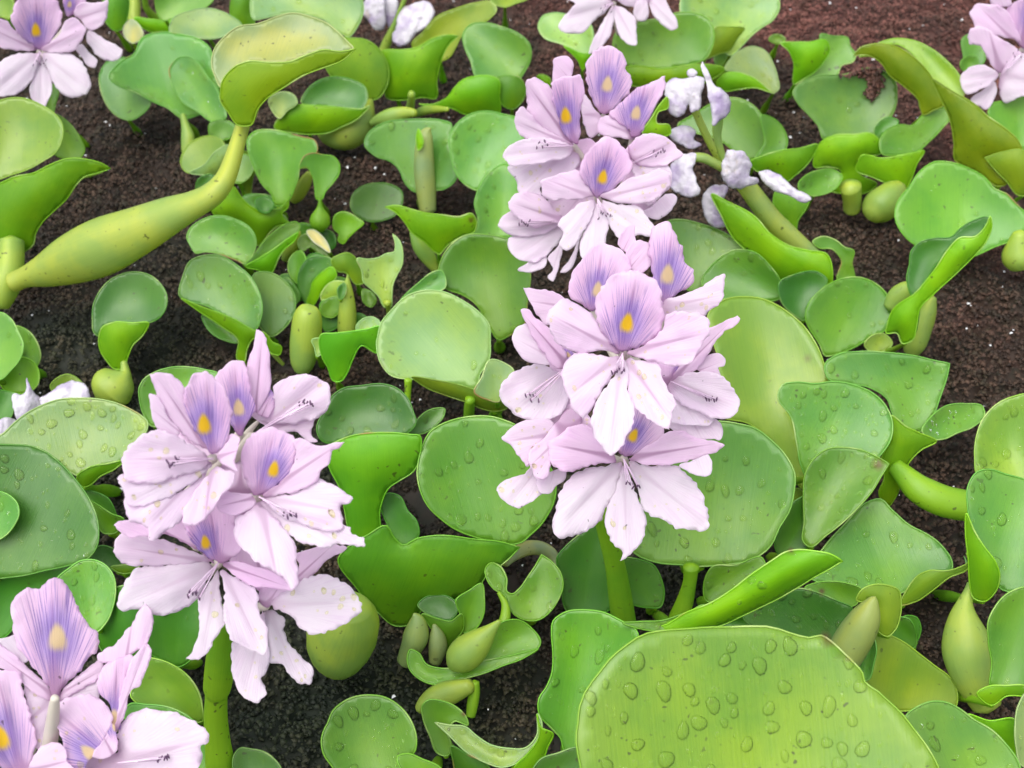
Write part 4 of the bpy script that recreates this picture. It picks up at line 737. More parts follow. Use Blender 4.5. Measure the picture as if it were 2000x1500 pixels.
def smooth_closed(p, sharp, step):
    """closed centripetal-ish Catmull-Rom through the traced points; marked points stay sharp"""
    n = len(p); out = []
    for i in range(n):
        p1, p2 = p[i], p[(i + 1) % n]; p0, p3 = p[i - 1], p[(i + 2) % n]
        L = np.linalg.norm(p2 - p1); m = max(2, int(L / step))
        def tang(a, b, c):
            la, lb = np.linalg.norm(b - a) + 1e-6, np.linalg.norm(c - b) + 1e-6
            return ((b - a) / la * lb + (c - b) / lb * la) / (la + lb)
        t1 = tang(p0, p1, p2) if not sharp[i] else (p2 - p1) / (L + 1e-6)
        t2 = tang(p1, p2, p3) if not sharp[(i + 1) % n] else (p2 - p1) / (L + 1e-6)
        s = np.linspace(0, 1, m, endpoint=False)[:, None]
        h00, h10, h01, h11 = 2*s**3-3*s**2+1, s**3-2*s**2+s, -2*s**3+3*s**2, s**3-s**2
        out.append(h00 * p1 + h10 * t1 * L + h01 * p2 + h11 * t2 * L)
    return np.vstack(out)

def area(p):
    x, y = p[:, 0], p[:, 1]; return 0.5 * abs(np.dot(x, np.roll(y, -1)) - np.dot(y, np.roll(x, -1)))
def inside(p, q):
    x, y = q[:, 0][:, None], q[:, 1][:, None]; a, b = p, np.roll(p, -1, 0)
    c = ((a[:, 1] > y) != (b[:, 1] > y)) & (x < (b[:, 0] - a[:, 0]) * (y - a[:, 1]) / (b[:, 1] - a[:, 1] + 1e-12) + a[:, 0])
    return (c.sum(1) % 2) == 1
def bdist(p, q):
    a, b = p, np.roll(p, -1, 0); ab = b - a; L2 = (ab ** 2).sum(1) + 1e-9
    best = np.full(len(q), 1e9)
    for i in range(len(p)):
        t = np.clip(((q - a[i]) @ ab[i]) / L2[i], 0, 1)
        d = np.linalg.norm(q - a[i] - t[:, None] * ab[i], axis=1); best = np.minimum(best, d)
    return best

def vnoise(x, y, sc, seed):
    r = np.random.default_rng(seed); N = 256; tab = r.random((N, N))
    X, Y = x * sc, y * sc; i, j = np.floor(X).astype(int), np.floor(Y).astype(int); fx, fy = X - i, Y - j
    fx, fy = fx * fx * (3 - 2 * fx), fy * fy * (3 - 2 * fy)
    g = lambda a, b: tab[a % N, b % N]
    return (g(i, j) * (1 - fx) + g(i + 1, j) * fx) * (1 - fy) + (g(i, j + 1) * (1 - fx) + g(i + 1, j + 1) * fx) * fy

class Patch:
    pass
def make_patch(poly, sharp, kind):
    P = Patch(); P.kind = kind
    A = area(poly); P.size = math.sqrt(A)
    o_ = smooth_closed(poly, sharp, max(3.0 if kind == 'leaf' else 2.2, P.size / (22 if kind == 'leaf' else 40)))
    # natural waviness of the margin
    nx_ = np.roll(o_, -1, 0) - np.roll(o_, 1, 0); nx_ = np.stack([-nx_[:, 1], nx_[:, 0]], 1) / (np.linalg.norm(nx_, axis=1)[:, None] + 1e-6)
    sl_ = np.cumsum(np.linalg.norm(o_ - np.roll(o_, 1, 0), axis=1)); sd = float(poly.sum()) % 97
    if kind == 'leaf': w_ = 0.008 * P.size * (vnoise(sl_, sl_ * 0 + sd, 0.022, 21) - .5) * 2
    else: w_ = P.size * (0.020 * (vnoise(sl_, sl_ * 0 + sd, 0.05, 22) - .5) + 0.026 * (vnoise(sl_, sl_ * 0 + sd, 0.13, 23) - .5)) * 2
    P.outline = o_ + nx_ * np.clip(w_, -4, 4)[:, None]
    P.hidden = False
    return P

def set_axis(P, base, tip):
    P.base = np.array(base, float); ax = np.array(tip, float) - P.base
    P.len = np.linalg.norm(ax) + 1e-6; P.ax = ax / P.len; P.cx = np.array([-P.ax[1], P.ax[0]])
    q = P.outline - P.base; c = q @ P.cx
    P.half = max(abs(c.min()), abs(c.max())) + 1e-6; P.cmid = 0.5 * (c.min() + c.max()) if P.kind == 'leaf' else 0.0
def uvw(P, q):
    d = q - P.base
    return (d @ P.ax) / P.len, (d @ P.cx - P.cmid) / P.half

def t_of(P, q, full=True):
    """depth along each pixel ray: inclined plane plus the blade's own bending"""
    r = ray(q); den = r @ P.n; lim = -0.14 * np.linalg.norm(r, axis=1)
    den = np.minimum(den, lim)
    t = (P.n @ (P.A - CAM)) / den
    u, v = uvw(P, q); L = P.size * P.tm / FPX
    f = P.bend * L * (v ** 2 - 0.3) + P.sag * L * (np.clip(u, -0.3, 1.3) - 0.45) ** 2 + P.tw * L * u * v
    f = f + P.wob * L * (np.sin(u * P.w1 + P.ph) * np.cos(v * P.w2 + P.ph * 2))
    return (t - f) * 1.0

def nrm(v): return v / np.linalg.norm(v)
def leaf_normal(tilt, az):
    t, a = math.radians(tilt), math.radians(az)
    return np.array([math.sin(t) * math.sin(a), -math.sin(t) * math.cos(a), math.cos(t)])

# ---------------------------------------------------------------- read the list
ITEMS = []      # each: dict(type, plant, patches / path ...), back to front
cur_leaf = None; cur_flower = None
for line in DATA.strip().splitlines():
    head, _, body = line.partition('|'); h = head.split()
    if h[0] == 'L':
        pts, sh = parse_pts(body); P = make_patch(pts, sh, 'leaf'); P.col = h[2]; P.tilt, P.az, P.drops = float(h[4]), float(h[5]), int(h[6])
        cur_leaf = dict(type='leaf', plant=h[1], H=float(h[3]) / 100, patches=[P]); ITEMS.append(cur_leaf)
    elif h[0] == '+':
        pts, sh = parse_pts(body); P = make_patch(pts, sh, 'leaf'); P.col = h[1]; P.tilt, P.az, P.drops = float(h[2]), float(h[3]), int(h[4])
        cur_leaf['patches'].append(P)
    elif h[0] == 'T':
        pts, sh = parse_pts(body); ITEMS.append(dict(type='tube', plant=h[1], col=h[2], z0=float(h[3]) / 100, z1=float(h[4]) / 100, path=pts))
    elif h[0] == 'F':
        c = [float(q) for q in h[3].split(',')]
        cur_flower = dict(plant=h[1], out=float(h[2]) / 100, c=c, st=[float(q) for q in h[5].split(',')] if len(h) > 5 else None, petals=[])
    elif h[0] in 'PW':
        pts, sh = parse_pts(body); P = make_patch(pts, sh, 'petal' if h[0] == 'P' else 'wilt')
        it = dict(type='petal' if h[0] == 'P' else 'wilt', patches=[P])
        if h[0] == 'P':
            P.eye = None; P.pale = 0.0; P.tone = None; P.k = 0.30
            x0, y0, kk = TILES[body.split()[0]]
            for w in h[1:]:
                if w.startswith('b:'):
                    z = w[2:].split(':'); e = [float(q) for q in z[0].split(',')]
                    P.eye = (x0 + e[0] * kk, y0 + e[1] * kk); P.pale = 1.0 if len(z) > 1 else 0.0
                elif w[0] == 't': P.tone = float(w[1:])
                elif w[0] == 'k': P.k = float(w[1:])
            it['plant'] = cur_flower['plant']; it['flower'] = cur_flower; cur_flower['petals'].append(it)
        else:
            it['plant'] = h[1]; it['out'] = float(h[2]) / 100
        ITEMS.append(it)

# ---------------------------------------------------------------- first placing
SPIKE_Y = {k: at_z(u, v, 0.0)[1] for k, (u, v) in SPIKES.items()}
for it in ITEMS:
    if it['type'] == 'leaf':
        low = max((P.outline[P.outline[:, 1].argmax()] for P in it['patches']), key=lambda q: q[1])
        J = at_z(low[0], low[1], it['H']); it['J'] = J; it['Jpx'] = low
        for P in it['patches']:
            P.n = leaf_normal(P.tilt, P.az); P.A = J; P.tm = (J - CAM) @ FW
            cen = P.outline.mean(0); bs = low
            if it['plant'] == 'bg' and P.size > 350: bs = np.array([1490., 1640.]); cen = np.array([1465., 1380.])
            dv_ = nrm(cen - bs) if np.linalg.norm(cen - bs) > 4 else np.array([0, -1.0])
            set_axis(P, bs, bs + dv_ * ((P.outline - bs) @ dv_).max())
            fold = len(it['patches']) > 1
            P.bend = rng.uniform(0.06, 0.20) * (1 if P.tilt < 66 else -0.6); P.sag = rng.uniform(-0.30, 0.12); P.tw = rng.uniform(-0.10, 0.10)
            P.wob = rng.uniform(0.010, 0.022); P.w1 = rng.uniform(2, 4.5); P.w2 = rng.uniform(2, 4); P.ph = rng.uniform(0, 6)
            P.dome = (-rng.uniform(0.045, 0.11)) * (0.4 if P.size > 350 else 1.0) if P.tilt < 66 else rng.uniform(0.07, 0.13)
        it['lock'] = 0.0
    elif it['type'] == 'petal':
        fl = it['flower']; P = it['patches'][0]
        C3 = at_y(fl['c'][0], fl['c'][1], SPIKE_Y[it['plant']] - fl['out']); fl['C3'] = C3
        cen = P.outline.mean(0); base = np.array(fl['c'])
        rad = cen - base
        if np.linalg.norm(rad) < 12: rad = np.array([0, -12.0])
        far = P.outline[((P.outline - base) @ nrm(rad)).argmax()]
        tip = base + nrm(rad) * ((far - base) @ nrm(rad))
        d = nrm(C3 - CAM); R = nrm(rad[0] * RT - rad[1] * UP); R = nrm(R - (R @ d) * d)
        P.n = nrm(-d - P.k * R); P.A = C3; P.tm = (C3 - CAM) @ FW
        set_axis(P, base, tip)
        P.bend = rng.uniform(-0.10, 0.10); P.sag = rng.uniform(-0.28, -0.10); P.tw = rng.uniform(-0.05, 0.05)
        P.wob = rng.uniform(0.012, 0.028); P.w1 = rng.uniform(3, 6); P.w2 = rng.uniform(3, 6); P.ph = rng.uniform(0, 6); P.dome = rng.uniform(-0.03, 0.04)
        if P.tone is None: P.tone = float(np.clip(0.25 - 0.75 * rad[1] / np.linalg.norm(rad), 0.05, 1.0))
        it['lock'] = 0.85
    elif it['type'] == 'wilt':
        P = it['patches'][0]; cen = P.outline.mean(0)
        C3 = at_y(cen[0], cen[1], SPIKE_Y[it['plant']] - it['out'])
        P.A = C3; P.n = nrm(-nrm(C3 - CAM) + rng.uniform(-0.3, 0.3, 3)); P.tm = (C3 - CAM) @ FW
        set_axis(P, P.outline[P.outline[:, 1].argmax()], P.outline[P.outline[:, 1].argmin()])
        P.bend = rng.uniform(-0.25, 0.0); P.sag = -0.2; P.tw = 0.1; P.wob = 0.03; P.w1 = 4; P.w2 = 3; P.ph = rng.uniform(0, 6); P.dome = 0.12
        it['lock'] = 0.7
    else:
        pa = it['path']; s = np.r_[0, np.cumsum(np.linalg.norm(np.diff(pa[:, :2], axis=0), axis=1))]; s = s / s[-1]
        z = it['z0'] + (it['z1'] - it['z0']) * s
        it['lock'] = 0.3
        if it['plant'] in ('sl', 'cn', 'ls', 'ws', 'bl', 'wt') and (it['z0'] > 0.045):
            y = SPIKE_Y.get(it['plant'], SPIKE_Y['cs'] if it['plant'] == 'cn' else SPIKE_Y['sl'])
            it['pts'] = np.array([at_y(q[0], q[1], y) for q in pa]); it['lock'] = 0.85
        else:
            it['pts'] = np.array([at_z(q[0], q[1], zz) for q, zz in zip(pa, z)])
        it['t'] = (it['pts'] - CAM) @ FW

# ---------------------------------------------------------------- who stands in front of whom: settle the distances
CELL = 6.0; GW, GH = int(2240 / CELL), int(1740 / CELL); OX, OY = -120, -120
GX, GY = np.meshgrid(OX + (np.arange(GW) + .5) * CELL, OY + (np.arange(GH) + .5) * CELL)
G = np.stack([GX.ravel(), GY.ravel()], 1)
TG = (CAM_H - 0.004) / -ray(G)[:, 2]
def cells_in(lo, hi):
    i0, i1 = int(max(0, (lo[0] - OX) // CELL)), int(min(GW, (hi[0] - OX) // CELL + 1))
    j0, j1 = int(max(0, (lo[1] - OY) // CELL)), int(min(GH, (hi[1] - OY) // CELL + 1))
    jj, ii = np.meshgrid(np.arange(j0, j1), np.arange(i0, i1), indexing='ij'); return (jj * GW + ii).ravel()
for it in ITEMS:
    near = {}
    ids_all, tn_all, tf_all = [], [], []
    if it['type'] == 'tube':
        pa = it['path']; best = {}
        lo = (pa[:, :2] - pa[:, 2:3]).min(0); hi = (pa[:, :2] + pa[:, 2:3]).max(0)
        ids = cells_in(lo, hi); q = G[ids]; tn = np.full(len(ids), 9e9)
        for a in range(len(pa) - 1):
            for w in np.linspace(0, 1, 6):
                c = pa[a] * (1 - w) + pa[a + 1] * w; tt = it['t'][a] * (1 - w) + it['t'][a + 1] * w
                dd = np.linalg.norm(q - c[:2], axis=1); ok = dd < c[2]
                tn[ok] = np.minimum(tn[ok], tt - np.sqrt(np.maximum(c[2] ** 2 - dd[ok] ** 2, 0)) * tt / FPX)
        ok = tn < 1e9; it['ids'] = ids[ok]; it['tn'] = tn[ok]; it['tf'] = tn[ok]
    else:
        acc_n = {}; acc_f = {}
        for P in it['patches']:
            ids = cells_in(P.outline.min(0), P.outline.max(0)); q = G[ids]; ok = inside(P.outline, q); ids = ids[ok]
            if len(ids) == 0: continue
            t = t_of(P, G[ids])
            ids_all.append(ids); tn_all.append(t)
        ids = np.concatenate(ids_all) if ids_all else np.zeros(0, int); t = np.concatenate(tn_all) if tn_all else np.zeros(0)
        o = np.lexsort((t, ids)); ids, t = ids[o], t[o]
        uq, first = np.unique(ids, return_index=True)
        last = np.r_[first[1:], len(ids)] - 1
        it['ids'] = uq; it['tn'] = t[first] if len(uq) else t; it['tf'] = it['tn']   # visible side
        it['tfar'] = t[last] if len(uq) else t
    it['s'] = 1.0
    it['smax'] = float((TG[it['ids']] / it.get('tfar', it['tn'])).min()) if len(it['ids']) else 1.0
occ = {}
for k, it in enumerate(ITEMS):
    for c in it['ids']: occ.setdefault(int(c), []).append(k)
pairs = {}
dense = [dict(zip(it['ids'].tolist(), it['tn'].tolist())) for it in ITEMS]
dense_far = [dict(zip(it['ids'].tolist(), it.get('tfar', it['tn']).tolist())) for it in ITEMS]
for c, lst in occ.items():
    for a in range(len(lst)):
        for b in range(a + 1, len(lst)):
            i, j = lst[a], lst[b]                      # i behind j
            r = dense[i][c] / dense_far[j][c]
            if pairs.get((i, j), 9e9) > r: pairs[(i, j)] = r
S = np.ones(len(ITEMS)); LOCK = np.array([it['lock'] for it in ITEMS]); SMAX = np.array([it['smax'] for it in ITEMS])
S = np.minimum(S, SMAX)
PL = [(i, j, r, 0.0012 if ITEMS[j]['type'] in ('petal', 'wilt') and ITEMS[i]['type'] in ('petal', 'wilt') else 0.0035) for (i, j), r in pairs.items()]
for sweep in range(400):
    worst = 0
    for i, j, r, m in PL:
        v = S[j] - (S[i] * r - m)
        if v > 1e-5:
            wi, wj = 1 - LOCK[i], 1 - LOCK[j]
            ri = SMAX[i] - S[i]
            mi = min(ri, v * wi / (wi + wj))
            S[i] += mi; S[j] -= (v - mi); worst = max(worst, v)
    if worst < 2e-4: break
print('depth sweeps', sweep, 'worst', worst)
for it, s in zip(ITEMS, S):
    it['s'] = s
    if it['type'] == 'tube':
        it['pts'] = CAM + (it['pts'] - CAM) * s; it['t'] = it['t'] * s
    else:
        for P in it['patches']:
            P.A = CAM + (P.A - CAM) * s; P.tm *= s
        if it['type'] == 'leaf': it['J'] = CAM + (it['J'] - CAM) * s
if False:
    for k, it in enumerate(ITEMS):
        if abs(it['s'] - 1) > 0.06: print(k, it['type'], it['plant'], round(it['s'], 3))

# ---------------------------------------------------------------- plants
def tag(o, label=None, cat=None, group=None, kind=None):
    if label: o['label'] = label
    if cat: o['category'] = cat
    if group: o['group'] = group
    if kind: o['kind'] = kind
    return o
PLANTS = {}
for k, (lab, (bu, bv)) in PLANT_INFO.items():
    e = bpy.data.objects.new('water_hyacinth', None); COL.objects.link(e)
    e.location = at_z(bu, bv, 0.0).tolist(); e.empty_display_size = 0.02
    tag(e, lab, 'water hyacinth', 'water hyacinths floating on the fern mat'); PLANTS[k] = e
def plant_of(k): return PLANTS[ALIAS.get(k, k)]
bpy.context.view_layer.update()

def link(name, me, parent, mats):
    o = bpy.data.objects.new(name, me); COL.objects.link(o)
    for m in mats: me.materials.append(m)
    if parent is not None:
        o.parent = parent; o.matrix_parent_inverse = WINV[parent.name] if parent.name in WINV else Matrix()
    return o
WINV = {}
for e in PLANTS.values(): WINV[e.name] = Matrix.Translation(-e.location)

def set_attr(me, name, typ, data):
    a = me.attributes.new(name, typ, 'POINT')
    key = 'vector' if typ == 'FLOAT_VECTOR' else 'color' if typ == 'FLOAT_COLOR' else 'value'
    a.data.foreach_set(key, np.asarray(data, np.float32).ravel())

def patch_mesh(P, scale_grid=1.0):
    """triangulate the outline, lay it on the bent surface; returns verts, tris, px"""
    out = P.outline; g = max(P.size / (17 if P.kind == 'leaf' else 15), 4.0) * scale_grid
    lo, hi = out.min(0), out.max(0)
    xs = np.arange(lo[0], hi[0], g); ys = np.arange(lo[1], hi[1], g * 0.866)
    X, Y = np.meshgrid(xs, ys); X = X + (np.arange(len(ys)) % 2)[:, None] * g * 0.5
    q = np.stack([X.ravel(), Y.ravel()], 1); q = q[inside(out, q)]
    if len(q): q = q[bdist(out, q) > g * 0.5]
    pts = np.vstack([out, q]); n = len(out)
    res = delaunay_2d_cdt([Vector(p) for p in pts], [(i, (i + 1) % n) for i in range(n)], [list(range(n))], 1, 1e-5)
    v2 = np.array([[v.x, v.y] for v in res[0]]); tris = np.array([t for t in res[2] if len(t) == 3])
    # dome: relaxed membrane, zero on the outline
    N = len(v2); E = np.vstack([tris[:, [0, 1]], tris[:, [1, 2]], tris[:, [2, 0]]]); E = np.vstack([E, E[:, ::-1]])
    deg = np.bincount(E[:, 0], minlength=N) + 1e-9
    bd = bdist(out, v2); onb = bd < 0.05; bq = np.clip(bd / (bd.max() + 1e-9), 0, 1)
    phi = 1 - (1 - bq) ** 2
    for _ in range(24): phi = np.where(onb, 0, 0.4 * phi + 0.6 * np.bincount(E[:, 0], weights=phi[E[:, 1]], minlength=N) / deg)
    phi = phi / (phi.max() + 1e-9)
    if P.kind != 'leaf': phi = np.sqrt(phi)
    t = t_of(P, v2); L = P.size * P.tm / FPX
    u, v = uvw(P, v2)
    f = P.dome * L * phi
    if P.kind == 'leaf':
        f = f - 0.012 * L * np.exp(-(v / 0.07) ** 2) * np.clip(1 - u, 0, 1) * phi
    elif P.kind == 'petal':
        f = f + 0.012 * L * np.sin(v * 9 + P.ph) * phi + 0.09 * L * (1 - phi) ** 2 * (vnoise(v2[:, 0] + 300, v2[:, 1] + 300, 0.055, 31) - .5) * np.clip(u * 1.6, 0, 1) + 0.05 * L * (vnoise(v2[:, 0] + 300, v2[:, 1] + 300, 0.03, 32) - .5) * np.clip(u * 1.6, 0, 1)
    else:
        f = f + 0.05 * L * np.abs(np.sin(v * 4.3 + u * 1.3 + P.ph)) + 0.05 * L * (vnoise(v2[:, 0], v2[:, 1], 0.07, 11) - .5) + 0.03 * L * (vnoise(v2[:, 0], v2[:, 1], 0.16, 12) - .5)
    co = CAM + ray(v2) * (t - f)[:, None]
    nn = np.cross(co[tris[:, 1]] - co[tris[:, 0]], co[tris[:, 2]] - co[tris[:, 0]])
    flip = (nn * (co[tris[:, 0]] - CAM)).sum(1) > 0
    tris[flip] = tris[flip][:, ::-1]
    return co, tris, v2, phi

def mesh_from(name, co, tris):
    me = bpy.data.meshes.new(name); me.from_pydata(co.tolist(), [], tris.tolist()); me.shade_smooth(); return me

def solid(o, th, rim):
    m = o.modifiers.new('thickness', 'SOLIDIFY'); m.thickness = th; m.offset = -1.0; m.use_rim = True
    return m

# shared drop shapes
def drop_mesh(name, seed):
    r = np.random.default_rng(seed); bm = bmesh.new(); rings = 5; seg = 12
    wob = 1 + 0.13 * np.sin(np.arange(seg) * 2 * math.pi / seg * 2 + r.uniform(0, 6)) + 0.07 * np.sin(np.arange(seg) * 2 * math.pi / seg * 3 + r.uniform(0, 6))
    vs = []
    for i in range(rings):
        th = (i / rings) * math.pi / 2 * 0.98
        vs.append([bm.verts.new((math.cos(a) * math.cos(th) ** 0.8 * w, math.sin(a) * math.cos(th) ** 0.8 * w, math.sin(th) * 0.40)) for a, w in zip(np.arange(seg) * 2 * math.pi / seg, wob)])
    top = bm.verts.new((0, 0, 0.40)); bot = bm.verts.new((0, 0, -0.06))
    for i in range(rings - 1):
        for k in range(seg): bm.faces.new((vs[i][k], vs[i][(k + 1) % seg], vs[i + 1][(k + 1) % seg], vs[i + 1][k]))
    for k in range(seg):
        bm.faces.new((vs[-1][k], vs[-1][(k + 1) % seg], top)); bm.faces.new((vs[0][(k + 1) % seg], vs[0][k], bot))
    me = bpy.data.meshes.new(name); bm.to_mesh(me); bm.free(); me.shade_smooth(); me.materials.append(M_DROP); return me
DROPS = [drop_mesh('water_drop', s) for s in range(5)]
DROP_CO = [np.array([v.co[:] for v in me.vertices]) for me in DROPS]
DROP_F = [[list(p.vertices) for p in me.polygons] for me in DROPS]

def scatter_drops(parent, co, tris, v2, outline, n, rmin, rmax, top=0):
    """beads of rain lying on a blade or petal, slightly drawn out downhill"""
    bvh = BVHTree.FromPolygons([Vector(c) for c in co], tris.tolist())
    lo, hi = outline.min(0), outline.max(0); got = 0; tries = 0; spots = []
    big = []; small_v = []; small_f = []; off = 0
    while got < n and tries < n * 40:
        tries += 1
        q = np.array([[rng.uniform(lo[0], hi[0]), rng.uniform(lo[1], hi[1])]])
        if not (-40 < q[0, 0] < 2040 and -40 < q[0, 1] < 1540): continue
        if not inside(outline, q)[0] or bdist(outline, q)[0] < 6: continue
        sz = rmin + (rmax - rmin) * rng.random() ** 2.7
        d = ray(q)[0]; loc, nor, idx, dist = bvh.ray_cast(Vector(CAM), Vector(d).normalized())
        if loc is None: continue
        if nor.dot(Vector(d)) > 0: nor = -nor
        if any((loc - l).length < (sz + s2) * 1.15 for l, s2 in spots): continue
        spots.append((loc, sz)); got += 1
        down = Vector((0, 0, -1)); down = (down - down.dot(nor) * nor); down = down.normalized() if down.length > 1e-3 else Vector((1, 0, 0))
        side = nor.cross(down).normalized(); k = int(rng.integers(5))
        st = 1.0 + 0.55 * rng.random() ** 2
        Mx = Matrix((side, down, nor)).transposed().to_4x4()
        Mx = Matrix.Translation(loc) @ Mx @ Matrix.Diagonal((sz, sz * st, sz * rng.uniform(0.8, 1.1), 1))
        if sz > 0.0010:
            o = bpy.data.objects.new('water_drop', DROPS[k]); COL.objects.link(o); o.parent = parent
            o.matrix_parent_inverse = WINV[parent.name]; o.matrix_basis = Mx
        else:
            v = np.c_[DROP_CO[k], np.ones(len(DROP_CO[k]))] @ np.array(Mx).T
            small_v.append(v[:, :3]); small_f += [[i + off for i in f] for f in DROP_F[k]]; off += len(v)
    if small_v:
        me = bpy.data.meshes.new('fine_droplets'); me.from_pydata(np.vstack(small_v).tolist(), [], small_f); me.shade_smooth()
        o = link('fine_droplets', me, parent, [M_DROP]); o['kind'] = 'stuff'

def tube_mesh(name, pts, rad, colr, seg=14):
    """smooth tapered tube through 3-D points"""
    n = len(pts); s = np.linspace(0, n - 1, (n - 1) * 5 + 1); P = []; R = []
    for x in s:
        i = min(int(x), n - 2); w = x - i; i0, i3 = max(i - 1, 0), min(i + 2, n - 1)
        def cr(a): return 0.5 * ((2 * a[i]) + (-a[i0] + a[i + 1]) * w + (2 * a[i0] - 5 * a[i] + 4 * a[i + 1] - a[i3]) * w ** 2 + (-a[i0] + 3 * a[i] - 3 * a[i + 1] + a[i3]) * w ** 3)
        P.append(cr(pts)); R.append(max(cr(rad), 0.0003))
    P = np.array(P); R = np.array(R); T = np.gradient(P, axis=0); T /= np.linalg.norm(T, axis=1)[:, None] + 1e-12
    ref = np.array([0, 0, 1.0]) if abs(T[0, 2]) < 0.9 else np.array([1.0, 0, 0])
    co = []; uv = []; X = nrm(np.cross(T[0], ref))
    for i in range(len(P)):
        X = nrm(X - (X @ T[i]) * T[i]); Y = np.cross(T[i], X)
        for k in range(seg):
            a = 2 * math.pi * k / seg; rr = R[i] * (1 + 0.035 * math.sin(3 * a + i * 0.13))
            co.append(P[i] + rr * (math.cos(a) * X + math.sin(a) * Y)); uv.append((i / len(P), math.cos(a), 0))
    fs = []
    for i in range(len(P) - 1):
        for k in range(seg): fs.append((i * seg + k, i * seg + (k + 1) % seg, (i + 1) * seg + (k + 1) % seg, (i + 1) * seg + k))
    co.append(P[0] - T[0] * R[0] * 0.5); co.append(P[-1] + T[-1] * R[-1] * 0.5); uv += [(0, 0, 0), (1, 0, 0)]
    a, b = len(co) - 2, len(co) - 1; l = (len(P) - 1) * seg
    for k in range(seg): fs.append(((k + 1) % seg, k, a)); fs.append((l + k, l + (k + 1) % seg, b))
    me = bpy.data.meshes.new(name); me.from_pydata([c.tolist() for c in co], [], fs); me.shade_smooth()
    if colr is not None:
        set_attr(me, 'col', 'FLOAT_COLOR', np.tile(tuple(colr) + (0.3,), (len(co), 1))); set_attr(me, 'luv', 'FLOAT_VECTOR', uv)
    return me

def jitter(c, a=0.17):
    f = 1 + rng.uniform(-a, a); return tuple(np.clip(np.array(c) * f * (1 + rng.uniform(-a, a, 3) * 0.5), 0, 1))

def sub_winv(o, parent):
    WINV[o.name] = WINV[parent.name].copy() if False else Matrix()

